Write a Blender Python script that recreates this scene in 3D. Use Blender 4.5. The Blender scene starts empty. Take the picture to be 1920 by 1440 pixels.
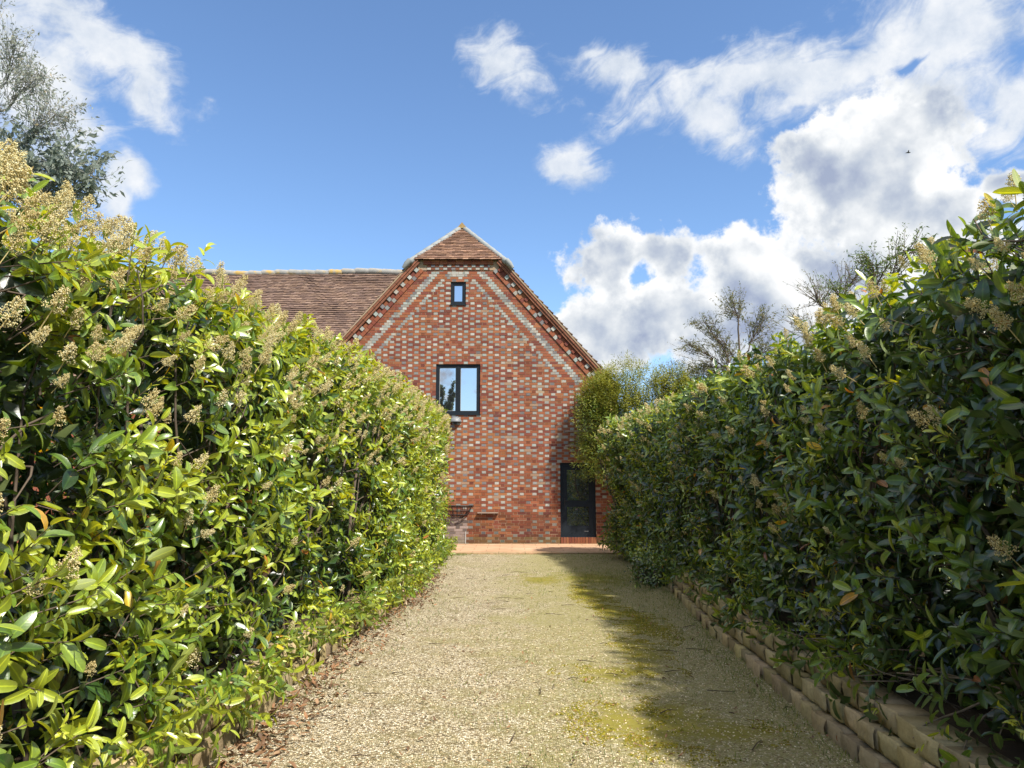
import bpy, math, random
import numpy as np
from mathutils import Vector, Matrix
rng = np.random.default_rng(7)
random.seed(7)
R = math.radians
SC = bpy.context.scene
COL = SC.collection

# ------------------------------------------------------------------ camera, light, sky, exposure
CAM_H = 1.45
cam_d = bpy.data.cameras.new('camera')
cam = bpy.data.objects.new('camera', cam_d); COL.objects.link(cam)
cam.location = (0, 0, CAM_H); cam.rotation_euler = (R(90 + 8.05), 0, 0)
cam_d.sensor_width = 36; cam_d.lens = 36 * 1400 / 1920
cam_d.clip_start = 0.05; cam_d.clip_end = 5000
SC.camera = cam
SUN_AZ, SUN_EL = 141.0, 51.0
S = Vector((math.sin(R(SUN_AZ)) * math.cos(R(SUN_EL)), math.cos(R(SUN_AZ)) * math.cos(R(SUN_EL)), math.sin(R(SUN_EL))))
sun_d = bpy.data.lights.new('sun', 'SUN'); sun_d.energy = 5.0; sun_d.angle = R(1.8); sun_d.color = (1.0, 0.94, 0.84)
sun = bpy.data.objects.new('sun', sun_d); COL.objects.link(sun)
sun.rotation_euler = S.to_track_quat('Z', 'Y').to_euler(); sun.location = (20, -10, 30)
SC.view_settings.view_transform = 'Standard'; SC.view_settings.look = 'None'
SC.view_settings.exposure = 0.80; SC.view_settings.gamma = 1
SC.cycles.max_bounces = 6; SC.cycles.diffuse_bounces = 2; SC.cycles.glossy_bounces = 3
SC.cycles.transmission_bounces = 4; SC.cycles.transparent_max_bounces = 6

class NT:
    """small helper for writing node trees"""
    def __init__(s, tree): s.t = tree; s.n = tree.nodes; s.l = tree.links
    def node(s, typ, **kw):
        n = s.n.new(typ)
        for k, v in kw.items(): setattr(n, k, v)
        return n
    def put(s, sock, v):
        if v is None: return
        if isinstance(v, bpy.types.NodeSocket): s.l.new(v, sock)
        else: sock.default_value = v
    def math(s, op, a, b=None, c=None, clamp=False):
        n = s.node('ShaderNodeMath', operation=op); n.use_clamp = clamp
        s.put(n.inputs[0], a); s.put(n.inputs[1], b); s.put(n.inputs[2], c)
        return n.outputs[0]
    def vmath(s, op, a, b=None, scale=None):
        n = s.node('ShaderNodeVectorMath', operation=op)
        s.put(n.inputs[0], a); s.put(n.inputs[1], b)
        if scale is not None: s.put(n.inputs['Scale'], scale)
        return n.outputs['Value'] if op in ('LENGTH', 'DOT_PRODUCT', 'DISTANCE') else n.outputs['Vector']
    def mix(s, f, a, b, blend='MIX'):
        n = s.node('ShaderNodeMix', data_type='RGBA', blend_type=blend)
        s.put(n.inputs[0], f); s.put(n.inputs[6], a); s.put(n.inputs[7], b)
        return n.outputs[2]
    def noise(s, vec, scale, detail=4, rough=0.5, lac=2.0, dist=0.0):
        n = s.node('ShaderNodeTexNoise')
        s.put(n.inputs['Vector'], vec); s.put(n.inputs['Scale'], scale); s.put(n.inputs['Detail'], detail)
        s.put(n.inputs['Roughness'], rough); s.put(n.inputs['Lacunarity'], lac); s.put(n.inputs['Distortion'], dist)
        return n.outputs
    def voro(s, vec, scale, feature='F1', rand=1.0):
        n = s.node('ShaderNodeTexVoronoi', feature=feature)
        s.put(n.inputs['Vector'], vec); s.put(n.inputs['Scale'], scale); s.put(n.inputs['Randomness'], rand)
        return n.outputs
    def ramp(s, f, stops, interp='LINEAR'):
        n = s.node('ShaderNodeValToRGB'); n.color_ramp.interpolation = interp
        e = n.color_ramp.elements
        while len(e) < len(stops): e.new(0.5)
        for el, (p, c) in zip(e, stops): el.position = p; el.color = (*c, 1) if len(c) == 3 else c
        s.put(n.inputs[0], f); return n.outputs[0]
    def maprange(s, v, a, b, c=0.0, d=1.0, smooth=True):
        n = s.node('ShaderNodeMapRange', interpolation_type='SMOOTHSTEP' if smooth else 'LINEAR')
        for i, x in enumerate((v, a, b, c, d)): s.put(n.inputs[i], x)
        return n.outputs[0]
    def bump(s, h, strength, dist, normal=None):
        n = s.node('ShaderNodeBump'); s.put(n.inputs['Height'], h); s.put(n.inputs['Strength'], strength); s.put(n.inputs['Distance'], dist)
        if normal is not None: s.put(n.inputs['Normal'], normal)
        return n.outputs[0]

def make_world():
    w = bpy.data.worlds.new('World'); SC.world = w; w.use_nodes = True
    t = NT(w.node_tree); t.n.clear()
    out = t.node('ShaderNodeOutputWorld')
    sky = t.node('ShaderNodeTexSky', sky_type='NISHITA'); sky.sun_disc = False
    sky.sun_elevation = R(SUN_EL); sky.sun_rotation = R(SUN_AZ); sky.air_density = 1.0; sky.dust_density = 0.35; sky.ozone_density = 2.2
    D = t.node('ShaderNodeTexCoord').outputs['Generated']
    sep = t.node('ShaderNodeSeparateXYZ'); t.put(sep.inputs[0], D)
    az = t.math('ARCTAN2', sep.outputs[0], sep.outputs[1])
    el = t.math('ARCSINE', sep.outputs[2])
    ae = t.node('ShaderNodeCombineXYZ'); t.put(ae.inputs[0], t.math('MULTIPLY', az, 57.2958)); t.put(ae.inputs[1], t.math('MULTIPLY', el, 57.2958))
    AE = ae.outputs[0]
    # domain-warp the ellipses so that no outline is a plain ellipse
    def blob(c):
        m = t.node('ShaderNodeMapping', vector_type='TEXTURE')
        t.put(m.inputs['Vector'], AEW); m.inputs['Location'].default_value = (c[0], c[1], 0)
        m.inputs['Rotation'].default_value = (0, 0, R(c[4])); m.inputs['Scale'].default_value = (c[2], c[3], 1)
        return t.vmath('LENGTH', m.outputs[0])
    def field(lst, k=0.35):
        acc = None
        for c in lst:
            d = blob(c)
            if acc is None: acc = d
            else:
                n = t.node('ShaderNodeMath', operation='SMOOTH_MIN'); t.put(n.inputs[0], acc); t.put(n.inputs[1], d); n.inputs[2].default_value = k
                acc = n.outputs[0]
        return acc
    wn = t.noise(D, 9.0, 3, 0.55)[1]
    warp = t.vmath('MULTIPLY', t.vmath('SUBTRACT', wn, (0.5, 0.5, 0.5)), (5.0, 4.0, 0))
    AEW = t.vmath('ADD', AE, warp)
    cum = [(27.13,22.31,5.5,4.2,-1),(29.92,23.47,3.4,3.4,-13),(24.17,20.32,4.2,4.7,-9),(27.48,17.67,6.7,3.6,-9),(32.06,17.96,2.4,2.0,-11),
           (8.6,16.8,3.9,3.4,-3),(11.7,17.43,2.4,2.4,-4),(18.0,16.58,3.6,2.8,-6),(13.15,12.62,9.1,3.4,-4),(7.06,12.05,4.9,3.3,-2),(23.75,13.38,8.5,4.1,-7),
           (35.45,18.95,1.7,1.0,-12),(36.3,15.0,3.9,2.7,-11),
           (-161.5,9.0,14.2,5.6,0),(150,16,14,6,5),(95,22,20,7,-8),(-120,14,18,6,4),(-75,30,16,5,10),(65,14,16,8,0)]
    wis = [(4.73,24.37,3.2,1.75,-9),(3.6,24.2,1.6,1.5,0),(21.73,28.74,14.3,2.6,0),(31.7,28.88,7.6,3.6,-3),(30.76,25.6,8.8,2.0,-7),(15.71,26.99,5.1,2.2,-38),(8.29,30.64,4.7,1.7,-13),(-0.66,31.07,3.4,2.2,-12),
           (-32.02,28.8,7.4,2.5,-15),(-27.24,26.2,2.5,1.9,-19),(-29.21,20.72,2.0,1.6,10),(-34.51,24.99,4.2,6.1,14),(35.01,23.91,3.5,2.5,-15),(-29.57,18.92,1.3,1.2,10),
           (6.15,31.96,1.7,0.5,5),(-19.8,14.9,1.8,0.45,0),(-17.4,14.8,1.2,0.4,0),(60,45,25,8,-20),(-60,55,25,7,15),(170,50,30,8,10)]
    # cumulus
    dc = field(cum)
    dcw = t.math('MAXIMUM', dc, t.math('MULTIPLY', t.math('SUBTRACT', 1.35, blob((10.2,15.9,2.9,1.9,50))), 0.92))
    n3 = t.noise(D, 48.0, 7, 0.60)[0]
    n1 = t.noise(D, 15.0, 9, 0.58)[0]
    Ds = t.vmath('ADD', D, tuple(0.030 * x for x in (0.75, -0.1, 0.62)))
    n2 = t.noise(Ds, 13.0, 6, 0.5)[0]; n1s = t.noise(D, 13.0, 6, 0.5)[0]
    va = t.voro(t.vmath('ADD', D, t.vmath('SCALE', wn, scale=0.05)), 26.0, 'SMOOTH_F1')[0]
    dens = t.math('ADD', t.math('SUBTRACT', 1.0, dcw), t.math('ADD', t.math('MULTIPLY', t.math('SUBTRACT', n1, 0.5), 1.2), 0.10))
    dens = t.math('ADD', dens, t.math('ADD', t.math('MULTIPLY', t.math('SUBTRACT', 0.42, va), 0.40), t.math('MULTIPLY', t.math('SUBTRACT', n3, 0.5), 1.0)))
    covc = t.maprange(dens, -0.02, 0.30)
    lit = t.math('ADD', 0.60, t.math('MULTIPLY', t.math('SUBTRACT', n1s, n2), 2.5), clamp=True)
    edge = t.maprange(dens, 0.10, 0.75, 0.30, -0.10)
    low = t.maprange(t.math('MULTIPLY', el, 57.3), 8.0, 14.5, -0.36, 0.0)
    big = t.math('MULTIPLY', t.math('SUBTRACT', t.noise(D, 6.0, 3, 0.5)[0], 0.5), 0.45)
    lit = t.math('ADD', t.math('ADD', t.math('ADD', lit, edge), low), big, clamp=True)
    ccol = t.ramp(lit, [(0.0, (0.36, 0.42, 0.57)), (0.3, (0.52, 0.58, 0.68)), (0.55, (0.70, 0.74, 0.79)), (0.8, (0.88, 0.90, 0.92)), (1.0, (1.0, 1.0, 0.99))])
    # wispy, wind-drawn cloud
    dw = field(wis, 0.3)
    ms = t.node('ShaderNodeMapping', vector_type='TEXTURE'); t.put(ms.inputs[0], AEW)
    ms.inputs['Rotation'].default_value = (0, 0, R(20)); ms.inputs['Scale'].default_value = (2.6, 1.0, 1)
    nw = t.noise(ms.outputs[0], 0.55, 9, 0.62, dist=0.6)[0]
    nb = t.noise(D, 22.0, 8, 0.62)[0]
    dw2 = t.math('MAXIMUM', dw, t.math('MULTIPLY', t.math('SUBTRACT', 1.0, blob((29.3,27.6,2.6,0.7,6))), 1.6))
    dwn = t.math('ADD', t.math('SUBTRACT', 1.0, dw2), t.math('ADD', t.math('MULTIPLY', t.math('SUBTRACT', nw, 0.5), 1.9), t.math('MULTIPLY', t.math('SUBTRACT', nb, 0.5), 1.2)))
    covw = t.math('MULTIPLY', t.maprange(dwn, -0.25, 0.72), 0.94)
    wcol = t.ramp(t.math('ADD', t.math('MULTIPLY', nb, 1.1), -0.05), [(0.2, (0.52, 0.60, 0.72)), (0.5, (0.74, 0.79, 0.86)), (0.75, (0.93, 0.94, 0.95))])
    skyc = t.mix(1.0, sky.outputs[0], (0.95, 1.08, 1.20, 1), 'MULTIPLY')
    K = 5.9   # cloud radiance against the Nishita units
    c1 = t.mix(covw, skyc, t.vmath('SCALE', wcol, scale=K))
    c2 = t.mix(covc, c1, t.vmath('SCALE', ccol, scale=K))
    # bright cloud cover overhead, out of view, added to lift light in the shade
    fill_cloud = t.math('MULTIPLY', t.maprange(t.math('MULTIPLY', el, 57.3), 36.0, 52.0), t.maprange(t.noise(D, 4.0, 6, .6)[0], .34, .54, 0, .9))
    c2 = t.mix(fill_cloud, c2, (1.35 * K, 1.29 * K, 1.20 * K, 1))
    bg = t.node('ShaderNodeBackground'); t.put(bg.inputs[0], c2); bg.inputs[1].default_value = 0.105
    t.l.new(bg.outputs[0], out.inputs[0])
    w.cycles.sampling_method = 'MANUAL'; w.cycles.sample_map_resolution = 1024
make_world()

# ------------------------------------------------------------------ mesh helpers
def arr(x): return np.asarray(x, dtype=np.float64)
def unit(v): return v / np.maximum(np.linalg.norm(v, axis=-1, keepdims=True), 1e-9)

class Geo:
    """collects vertices, quads/tris and per-vertex vector attribute 'leafv' and per-face colour 'facecol'"""
    def __init__(s): s.V = []; s.F4 = []; s.F3 = []; s.A = []; s.C4 = []; s.C3 = []; s.n = 0
    def add(s, V, quads=None, tris=None, A=None, col=None):
        V = arr(V).reshape(-1, 3); k = len(V)
        s.V.append(V)
        s.A.append(np.zeros((k, 3)) if A is None else arr(A).reshape(-1, 3))
        for faces, F, C in ((quads, s.F4, s.C4), (tris, s.F3, s.C3)):
            if faces is not None and len(faces):
                faces = np.asarray(faces, dtype=np.int64)
                F.append(faces + s.n)
                c = (0.5, 0.5, 0.5) if col is None else col
                c = arr(c)
                C.append(np.broadcast_to(c, (len(faces), 3)).copy() if c.ndim == 1 else c)
        s.n += k
    def mesh(s, name, smooth=False, attr=None):
        me = bpy.data.meshes.new(name)
        if not s.V: return me
        V = np.concatenate(s.V)
        f4 = np.concatenate(s.F4) if s.F4 else np.zeros((0, 4), np.int64)
        f3 = np.concatenate(s.F3) if s.F3 else np.zeros((0, 3), np.int64)
        me.vertices.add(len(V)); me.vertices.foreach_set('co', V.astype(np.float32).ravel())
        nl = f4.size + f3.size
        me.loops.add(nl); me.loops.foreach_set('vertex_index', np.concatenate([f4.ravel(), f3.ravel()]).astype(np.int32))
        me.polygons.add(len(f4) + len(f3))
        st = np.concatenate([np.arange(len(f4)) * 4, f4.size + np.arange(len(f3)) * 3]).astype(np.int32)
        me.polygons.foreach_set('loop_start', st)
        me.polygons.foreach_set('use_smooth', np.full(len(st), bool(smooth)))
        if attr in ('leaf', 'both'):
            at = me.attributes.new('leafv', 'FLOAT_VECTOR', 'POINT'); at.data.foreach_set('vector', np.concatenate(s.A).astype(np.float32).ravel())
        if attr in ('col', 'both'):
            C = np.concatenate([np.concatenate(s.C4) if s.C4 else np.zeros((0, 3)), np.concatenate(s.C3) if s.C3 else np.zeros((0, 3))])
            C = np.concatenate([C, np.ones((len(C), 1))], 1)
            at = me.attributes.new('facecol', 'FLOAT_COLOR', 'FACE'); at.data.foreach_set('color', C.astype(np.float32).ravel())
        me.update(calc_edges=True); me.validate()
        return me
    def build(s, name, mat, parent=None, smooth=False, attr=None):
        o = bpy.data.objects.new(name, s.mesh(name, smooth, attr)); COL.objects.link(o)
        o.data.materials.append(mat)
        if parent is not None:
            o.parent = parent; o.matrix_parent_inverse = parent.matrix_world.inverted() if False else Matrix.Translation(-parent.location)
        return o

BOXQ = np.array([[0,1,3,2],[4,6,7,5],[0,4,5,1],[2,3,7,6],[0,2,6,4],[1,5,7,3]])
def boxes(g, P, X, Y, Z, col=None):
    """many boxes at once: centres P and half-axis vectors X, Y, Z (n,3)"""
    P = arr(P).reshape(-1, 3); n = len(P)
    X, Y, Z = (np.broadcast_to(arr(v), (n, 3)) for v in (X, Y, Z))
    vs = []
    for a in (-1, 1):
        for b in (-1, 1):
            for c in (-1, 1): vs.append(P + a * X + b * Y + c * Z)
    V = np.stack(vs, 1)
    Q = (BOXQ[None] + (np.arange(n) * 8)[:, None, None]).reshape(-1, 4)
    if col is not None:
        col = np.repeat(np.broadcast_to(arr(col), (n, 3)), 6, 0)
    g.add(V, quads=Q, col=col)
def box(g, x0, x1, y0, y1, z0, z1, col=None):
    boxes(g, [((x0+x1)/2, (y0+y1)/2, (z0+z1)/2)], (abs(x1-x0)/2, 0, 0), (0, abs(y1-y0)/2, 0), (0, 0, abs(z1-z0)/2), None if col is None else [col])
def tube(g, pts, rad, sides=6, A=None, cap=True):
    pts = arr(pts); n = len(pts); rad = np.broadcast_to(arr(rad), (n,))
    T = unit(np.gradient(pts, axis=0))
    ref = arr((0.31, 0.17, 0.93)) if abs(T[0, 2]) < 0.9 else arr((1, 0.1, 0))
    N = unit(np.cross(T, ref)); B = np.cross(T, N)
    an = np.arange(sides) * 2 * np.pi / sides
    V = pts[:, None] + rad[:, None, None] * (np.cos(an)[None, :, None] * N[:, None] + np.sin(an)[None, :, None] * B[:, None])
    i = np.arange(n - 1)[:, None] * sides; j = np.arange(sides)[None]; j2 = (j + 1) % sides
    Q = np.stack([i + j, i + j2, i + sides + j2, i + sides + j], -1).reshape(-1, 4)
    g.add(V, quads=Q)

def vnoise(p, seed=0):
    """cheap smooth noise in [-1,1] from summed sines, p (n,3)"""
    r = np.random.default_rng(seed); o = np.zeros(len(p))
    for k in range(7):
        d = r.normal(size=3); o += np.sin(p @ d * (0.7 + 0.35 * k) + r.uniform(0, 6.28)) / (1 + 0.25 * k)
    return o / 3.2

# leaf templates: stations along the leaf
def leaf_tpl(st):
    s = arr(st); w = np.sin(np.pi * np.clip(s, 0, 1) ** 0.92) ** 0.58; w[0] = 0.06; w[-1] = 0.03
    return s, w
TPL = {'hi': leaf_tpl([0, .09, .25, .45, .65, .82, .94, 1.0]), 'mid': leaf_tpl([0, .12, .38, .66, .88, 1.0]), 'low': leaf_tpl([0, .45, 1.0])}
def leaves(g, P, d, n, L, W, k, bend, fold, tpl='mid'):
    """many leaves as curved, folded blades; P,d,n (N,3); L,W,k,bend,fold (N,)"""
    s, w = TPL[tpl]; m = len(s); N = len(P)
    d = unit(d); n = unit(n - d * np.sum(n * d, -1, keepdims=True)); b = np.cross(n, d)
    kap = np.where(np.abs(bend) < 1e-3, 1e-3, bend)[:, None]
    cx = np.sin(kap * s) / kap; cz = -(1 - np.cos(kap * s)) / kap
    ctr = P[:, None] + L[:, None, None] * (cx[..., None] * d[:, None] + cz[..., None] * n[:, None])
    nn = np.cos(kap * s)[..., None] * n[:, None] + np.sin(kap * s)[..., None] * d[:, None]
    hw = (W[:, None] * w)[..., None]
    V = np.stack([ctr - hw * b[:, None] + hw * fold[:, None, None] * nn, ctr, ctr + hw * b[:, None] + hw * fold[:, None, None] * nn], 2)
    A = np.empty((N, m, 3, 3)); A[..., 0] = np.array([-1, 0, 1])[None, None]; A[..., 1] = s[None, :, None]; A[..., 2] = k[:, None, None]
    q = []
    for i in range(m - 1):
        for j in range(2): q.append([i*3+j, (i+1)*3+j, (i+1)*3+j+1, i*3+j+1])
    Q = (np.array(q)[None] + (np.arange(N) * m * 3)[:, None, None]).reshape(-1, 4)
    g.add(V, quads=Q, A=A)

def shoots(g, P, D, Ls, m, Lleaf, wr, kbase, tpl, young, droop=0.25, stemgeo=None, fold=(0.12, 0.70)):
    """leafy shoots: whorled blades round a short axis"""
    N = len(P); D = unit(D)
    ref = np.where(np.abs(D[:, 2:3]) < 0.9, arr([[0, 0, 1]]), arr([[1, 0, 0]]))
    U = unit(np.cross(D, ref)); Vv = np.cross(D, U)
    ph0 = rng.uniform(0, 6.28, N); kshoot = rng.normal(0, .16, N)
    for j in range(m):
        sj = (j + 0.6) / m
        ph = ph0 + j * 2.399 + rng.normal(0, .25, N)
        al = np.radians(np.clip(80 - 48 * sj + rng.normal(0, 12, N), 15, 115))
        al = np.where(young, al * 0.55, al)
        rad = np.cos(ph)[:, None] * U + np.sin(ph)[:, None] * Vv
        d = D * np.cos(al)[:, None] + rad * np.sin(al)[:, None]
        n = D * np.sin(al)[:, None] - rad * np.cos(al)[:, None] + rng.normal(0, .18, (N, 3))
        d = d + arr([0, 0, -1]) * (droop * rng.uniform(0.2, 1.2, N) * (1 - .6 * sj))[:, None]
        pos = P + D * (Ls * sj)[:, None]
        L = Lleaf * rng.uniform(.78, 1.22, N) * (1.05 - .35 * sj) * np.where(young, .62, 1)
        W = L * wr * rng.uniform(.85, 1.2, N) * np.where(young, .72, 1) * 0.5
        k = np.clip(kbase + kshoot + rng.normal(0, .10, N) + .12 * sj, .02, .76)
        k = np.where(young, rng.uniform(.80, .90, N), k)
        k = np.where(rng.uniform(size=N) < .010, rng.uniform(.95, 1.0, N), k)
        leaves(g, pos, d, n, L, W, k, rng.uniform(-.2, 1.25, N), rng.uniform(*fold, N), tpl)
    if stemgeo is not None:
        for i in range(N):
            tube(stemgeo, [P[i] - D[i] * .12, P[i] + D[i] * Ls[i] * .5, P[i] + D[i] * Ls[i]], [.0035, .003, .0015], 4)

# ------------------------------------------------------------------ materials
def mat(name):
    m = bpy.data.materials.new(name); m.use_nodes = True
    t = NT(m.node_tree); t.n.clear()
    out = t.node('ShaderNodeOutputMaterial')
    return m, t, out
def principled(t, col, rough=.7, spec=.5, normal=None, metallic=0.0):
    p = t.node('ShaderNodeBsdfPrincipled')
    t.put(p.inputs['Base Color'], col if isinstance(col, bpy.types.NodeSocket) else (*col, 1)); t.put(p.inputs['Roughness'], rough)
    t.put(p.inputs['Specular IOR Level'], spec); t.put(p.inputs['Metallic'], metallic)
    if normal is not None: t.put(p.inputs['Normal'], normal)
    return p
def simple(name, col, rough=.7, spec=.4, var=.25, scale=8.0, bump=0.0, metallic=0.0, dark=None):
    m, t, out = mat(name)
    P = t.node('ShaderNodeTexCoord').outputs['Object']
    n = t.noise(P, scale, 5, .6)[0]
    c = t.mix(n, (*[x * (1 - var) for x in col], 1), (*[min(1, x * (1 + var)) for x in col], 1))
    if dark is not None:
        c = t.mix(t.maprange(t.noise(P, scale * .35, 4, .65)[0], .52, .68), c, (*dark, 1))
    nm = t.bump(t.noise(P, scale * 6, 4, .6)[0], .5, bump) if bump else None
    p = principled(t, c, rough, spec, nm, metallic)
    t.l.new(p.outputs[0], out.inputs[0]); return m

def leaf_mat(name, stops, back, trans_gain=(2.3, 2.1, .7), rough=.30, tr=.36, spec=.55, midrib=True):
    m, t, out = mat(name)
    a = t.node('ShaderNodeAttribute', attribute_name='leafv')
    sp = t.node('ShaderNodeSeparateXYZ'); t.put(sp.inputs[0], a.outputs['Vector'])
    T, Sx, K = sp.outputs
    base = t.ramp(K, stops)
    obj = t.node('ShaderNodeTexCoord').outputs['Object']
    mot = t.noise(obj, 55.0, 3, .6)[0]
    base = t.mix(1.0, base, t.mix(mot, (.78, .78, .78, 1), (1.25, 1.22, 1.15, 1)), 'MULTIPLY')
    if midrib:
        spot = t.maprange(t.noise(obj, 38.0, 5, .65)[0], .66, .74, 0, .6)      # scorched and eaten patches
        base = t.mix(spot, base, (.16, .10, .03, 1))
        at = t.math('ABSOLUTE', T)
        rib = t.maprange(at, .05, .18, .75, 0.0)
        base = t.mix(rib, base, t.mix(1.0, base, (2.0, 1.9, 1.6, 1), 'MULTIPLY'))
        vein = t.math('SINE', t.math('MULTIPLY', t.math('SUBTRACT', Sx, t.math('MULTIPLY', at, .13)), 62.0))
        bh = t.math('ADD', t.math('MULTIPLY', vein, .25), t.math('MULTIPLY', rib, -1.2))
        nm = t.bump(bh, .15, .0012)
    else: nm = None
    geo = t.node('ShaderNodeNewGeometry')
    bk = geo.outputs['Backfacing']
    colf = t.mix(t.math('MULTIPLY', bk, .65), base, (*back, 1))
    ro = t.math('ADD', t.math('MULTIPLY', bk, .28), t.math('ADD', rough - .08, t.math('MULTIPLY', mot, .18)))
    p = principled(t, colf, ro, spec, nm)
    tl = t.node('ShaderNodeBsdfTranslucent')
    t.put(tl.inputs[0], t.mix(1.0, base, (*trans_gain, 1), 'MULTIPLY'))
    mx = t.node('ShaderNodeMixShader'); mx.inputs[0].default_value = tr
    t.l.new(p.outputs[0], mx.inputs[1]); t.l.new(tl.outputs[0], mx.inputs[2]); t.l.new(mx.outputs[0], out.inputs[0])
    return m
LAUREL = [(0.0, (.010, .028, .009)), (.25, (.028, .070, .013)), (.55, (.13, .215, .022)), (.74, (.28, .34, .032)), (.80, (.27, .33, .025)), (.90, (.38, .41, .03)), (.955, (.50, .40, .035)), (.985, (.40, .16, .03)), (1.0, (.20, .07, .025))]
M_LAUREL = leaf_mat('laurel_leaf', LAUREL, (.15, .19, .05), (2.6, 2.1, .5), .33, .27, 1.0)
M_EUC = leaf_mat('eucalyptus_leaf', [(0, (.16, .20, .17)), (.5, (.27, .31, .28)), (.8, (.36, .36, .30)), (1, (.44, .36, .24))], (.26, .30, .27), (1.1, 1.1, 1.0), .5, .4, .3, False)
M_WISPY = leaf_mat('small_tree_leaf', [(0, (.05, .07, .04)), (.5, (.12, .135, .07)), (1, (.22, .17, .09))], (.13, .15, .09), (1.8, 1.7, .9), .5, .4, .3, False)
M_FEATHER = leaf_mat('narrow_leaf', [(0, (.04, .08, .02)), (.5, (.105, .16, .03)), (.72, (.21, .23, .04)), (1, (.30, .20, .05))], (.10, .14, .05), (2.0, 1.9, .7), .42, .33, .4, False)
M_BROWN = leaf_mat('brown_shrub_leaf', [(0, (.05, .055, .03)), (.5, (.115, .105, .05)), (1, (.20, .13, .06))], (.12, .10, .055), (1.6, 1.4, .8), .55, .3, .3, False)
M_GRASS = leaf_mat('grass_blade', [(0, (.04, .08, .015)), (.5, (.09, .15, .025)), (1, (.30, .28, .08))], (.09, .14, .03), (2.0, 1.9, .6), .5, .3, .3, False)
M_LITTER = leaf_mat('dry_leaf', [(0, (.06, .035, .022)), (.4, (.15, .085, .045)), (.75, (.27, .14, .065)), (1, (.36, .29, .20))], (.20, .14, .09), (1.3, 1.0, .7), .6, .12, .3, False)
M_STEM = simple('shrub_bark', (.10, .075, .055), .85, .2, .45, 30.0, .002)
M_PALEBARK = simple('pale_grey_bark', (.30, .29, .26), .85, .2, .3, 20.0, .002)
M_TWIG = simple('pale_twig', (.24, .18, .12), .85, .2, .4, 40.0, .001)
def blossom_mat():
    m, t, out = mat('cream_blossom')
    a = t.node('ShaderNodeAttribute', attribute_name='leafv'); sp = t.node('ShaderNodeSeparateXYZ'); t.put(sp.inputs[0], a.outputs['Vector'])
    c = t.ramp(sp.outputs[2], [(0, (.45, .32, .11)), (.3, (.68, .56, .26)), (.65, (.80, .72, .41)), (1, (.87, .83, .62))])
    p = principled(t, c, .8, .15)
    tl = t.node('ShaderNodeBsdfTranslucent'); t.put(tl.inputs[0], c)
    mx = t.node('ShaderNodeMixShader'); mx.inputs[0].default_value = .42
    t.l.new(p.outputs[0], mx.inputs[1]); t.l.new(tl.outputs[0], mx.inputs[2]); t.l.new(mx.outputs[0], out.inputs[0])
    return m
M_BLOSSOM = blossom_mat()

def facecol_mat(name, rough=.85, spec=.25, nscale=45.0, amt=.35, bump=.004, grime=True, gain=1.0):
    m, t, out = mat(name)
    a = t.node('ShaderNodeAttribute', attribute_name='facecol')
    P = t.node('ShaderNodeTexCoord').outputs['Object']
    n = t.noise(P, nscale, 6, .65)[0]
    c = t.mix(1.0, a.outputs['Color'], t.mix(n, ((1 - amt)*gain,) * 3 + (1,), ((1 + amt)*gain,) * 3 + (1,)), 'MULTIPLY')
    if grime:
        g1 = t.maprange(t.noise(P, 1.3, 5, .62)[0], .50, .72, 0, .45)
        c = t.mix(g1, c, t.mix(1.0, c, (.62, .58, .55, 1), 'MULTIPLY'))
        g2 = t.maprange(t.noise(t.vmath('ADD', P, (7, 3, 1)), 3.2, 5, .7)[0], .60, .76, 0, .14)
        c = t.mix(g2, c, (.42, .36, .31, 1))
    p = principled(t, c, rough, spec, t.bump(n, .6, bump))
    t.l.new(p.outputs[0], out.inputs[0]); return m
M_BRICK = facecol_mat('old_brick', .82, .3, gain=.74)
M_MORTAR = simple('lime_mortar', (.30, .215, .14), .95, .1, .25, 12.0, .003, dark=(.30, .22, .17))
M_TILE = facecol_mat('clay_roof_tile', .85, .25, 25.0, .35, .003)
M_BLOCK = facecol_mat('split_concrete_block', .95, .1, 30.0, .4, .012, grime=True)
M_LEAD = simple('weathered_lead', (.21, .22, .215), .7, .4, .3, 14.0, .003, dark=(.25, .27, .27))
M_RIDGE = simple('lichen_ridge_tile', (.26, .25, .23), .9, .2, .35, 9.0, .004, dark=(.40, .27, .09))
M_LICHEN = simple('lichened_clay', (.28, .19, .08), .9, .2, .4, 12.0, .003)
M_FRAME = simple('anthracite_frame', (.012, .016, .021), .5, .16, .15, 6.0)
M_IRON = simple('black_iron', (.015, .014, .014), .55, .4, .3, 20.0)
M_WOOD = simple('grey_weathered_wood', (.27, .20, .155), .85, .2, .35, 30.0, .002)
M_GREYLAMP = simple('grey_lamp_metal', (.15, .155, .16), .5, .5, .15, 10.0, dark=(.10, .10, .10))
M_DARKIN = simple('dark_room', (.03, .03, .032), .9, .1, .2)
M_WHITEP = simple('white_sealant', (.45, .44, .41), .6, .3, .1)
def glass_mat(name, refl, tint):
    m, t, out = mat(name)
    g = t.node('ShaderNodeBsdfGlossy'); g.inputs['Roughness'].default_value = .012; g.inputs[0].default_value = (*tint, 1)
    P = t.node('ShaderNodeTexCoord').outputs['Object']
    t.put(g.inputs['Normal'], t.bump(t.noise(P, 2.2, 2, .5)[0], .05, .01))
    d = t.node('ShaderNodeBsdfDiffuse'); d.inputs[0].default_value = (.03, .033, .036, 1)
    mx = t.node('ShaderNodeMixShader'); mx.inputs[0].default_value = refl
    t.l.new(d.outputs[0], mx.inputs[1]); t.l.new(g.outputs[0], mx.inputs[2]); t.l.new(mx.outputs[0], out.inputs[0])
    return m
M_GLASS = glass_mat('coated_window_glass', .66, (.92, .92, .93))
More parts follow.
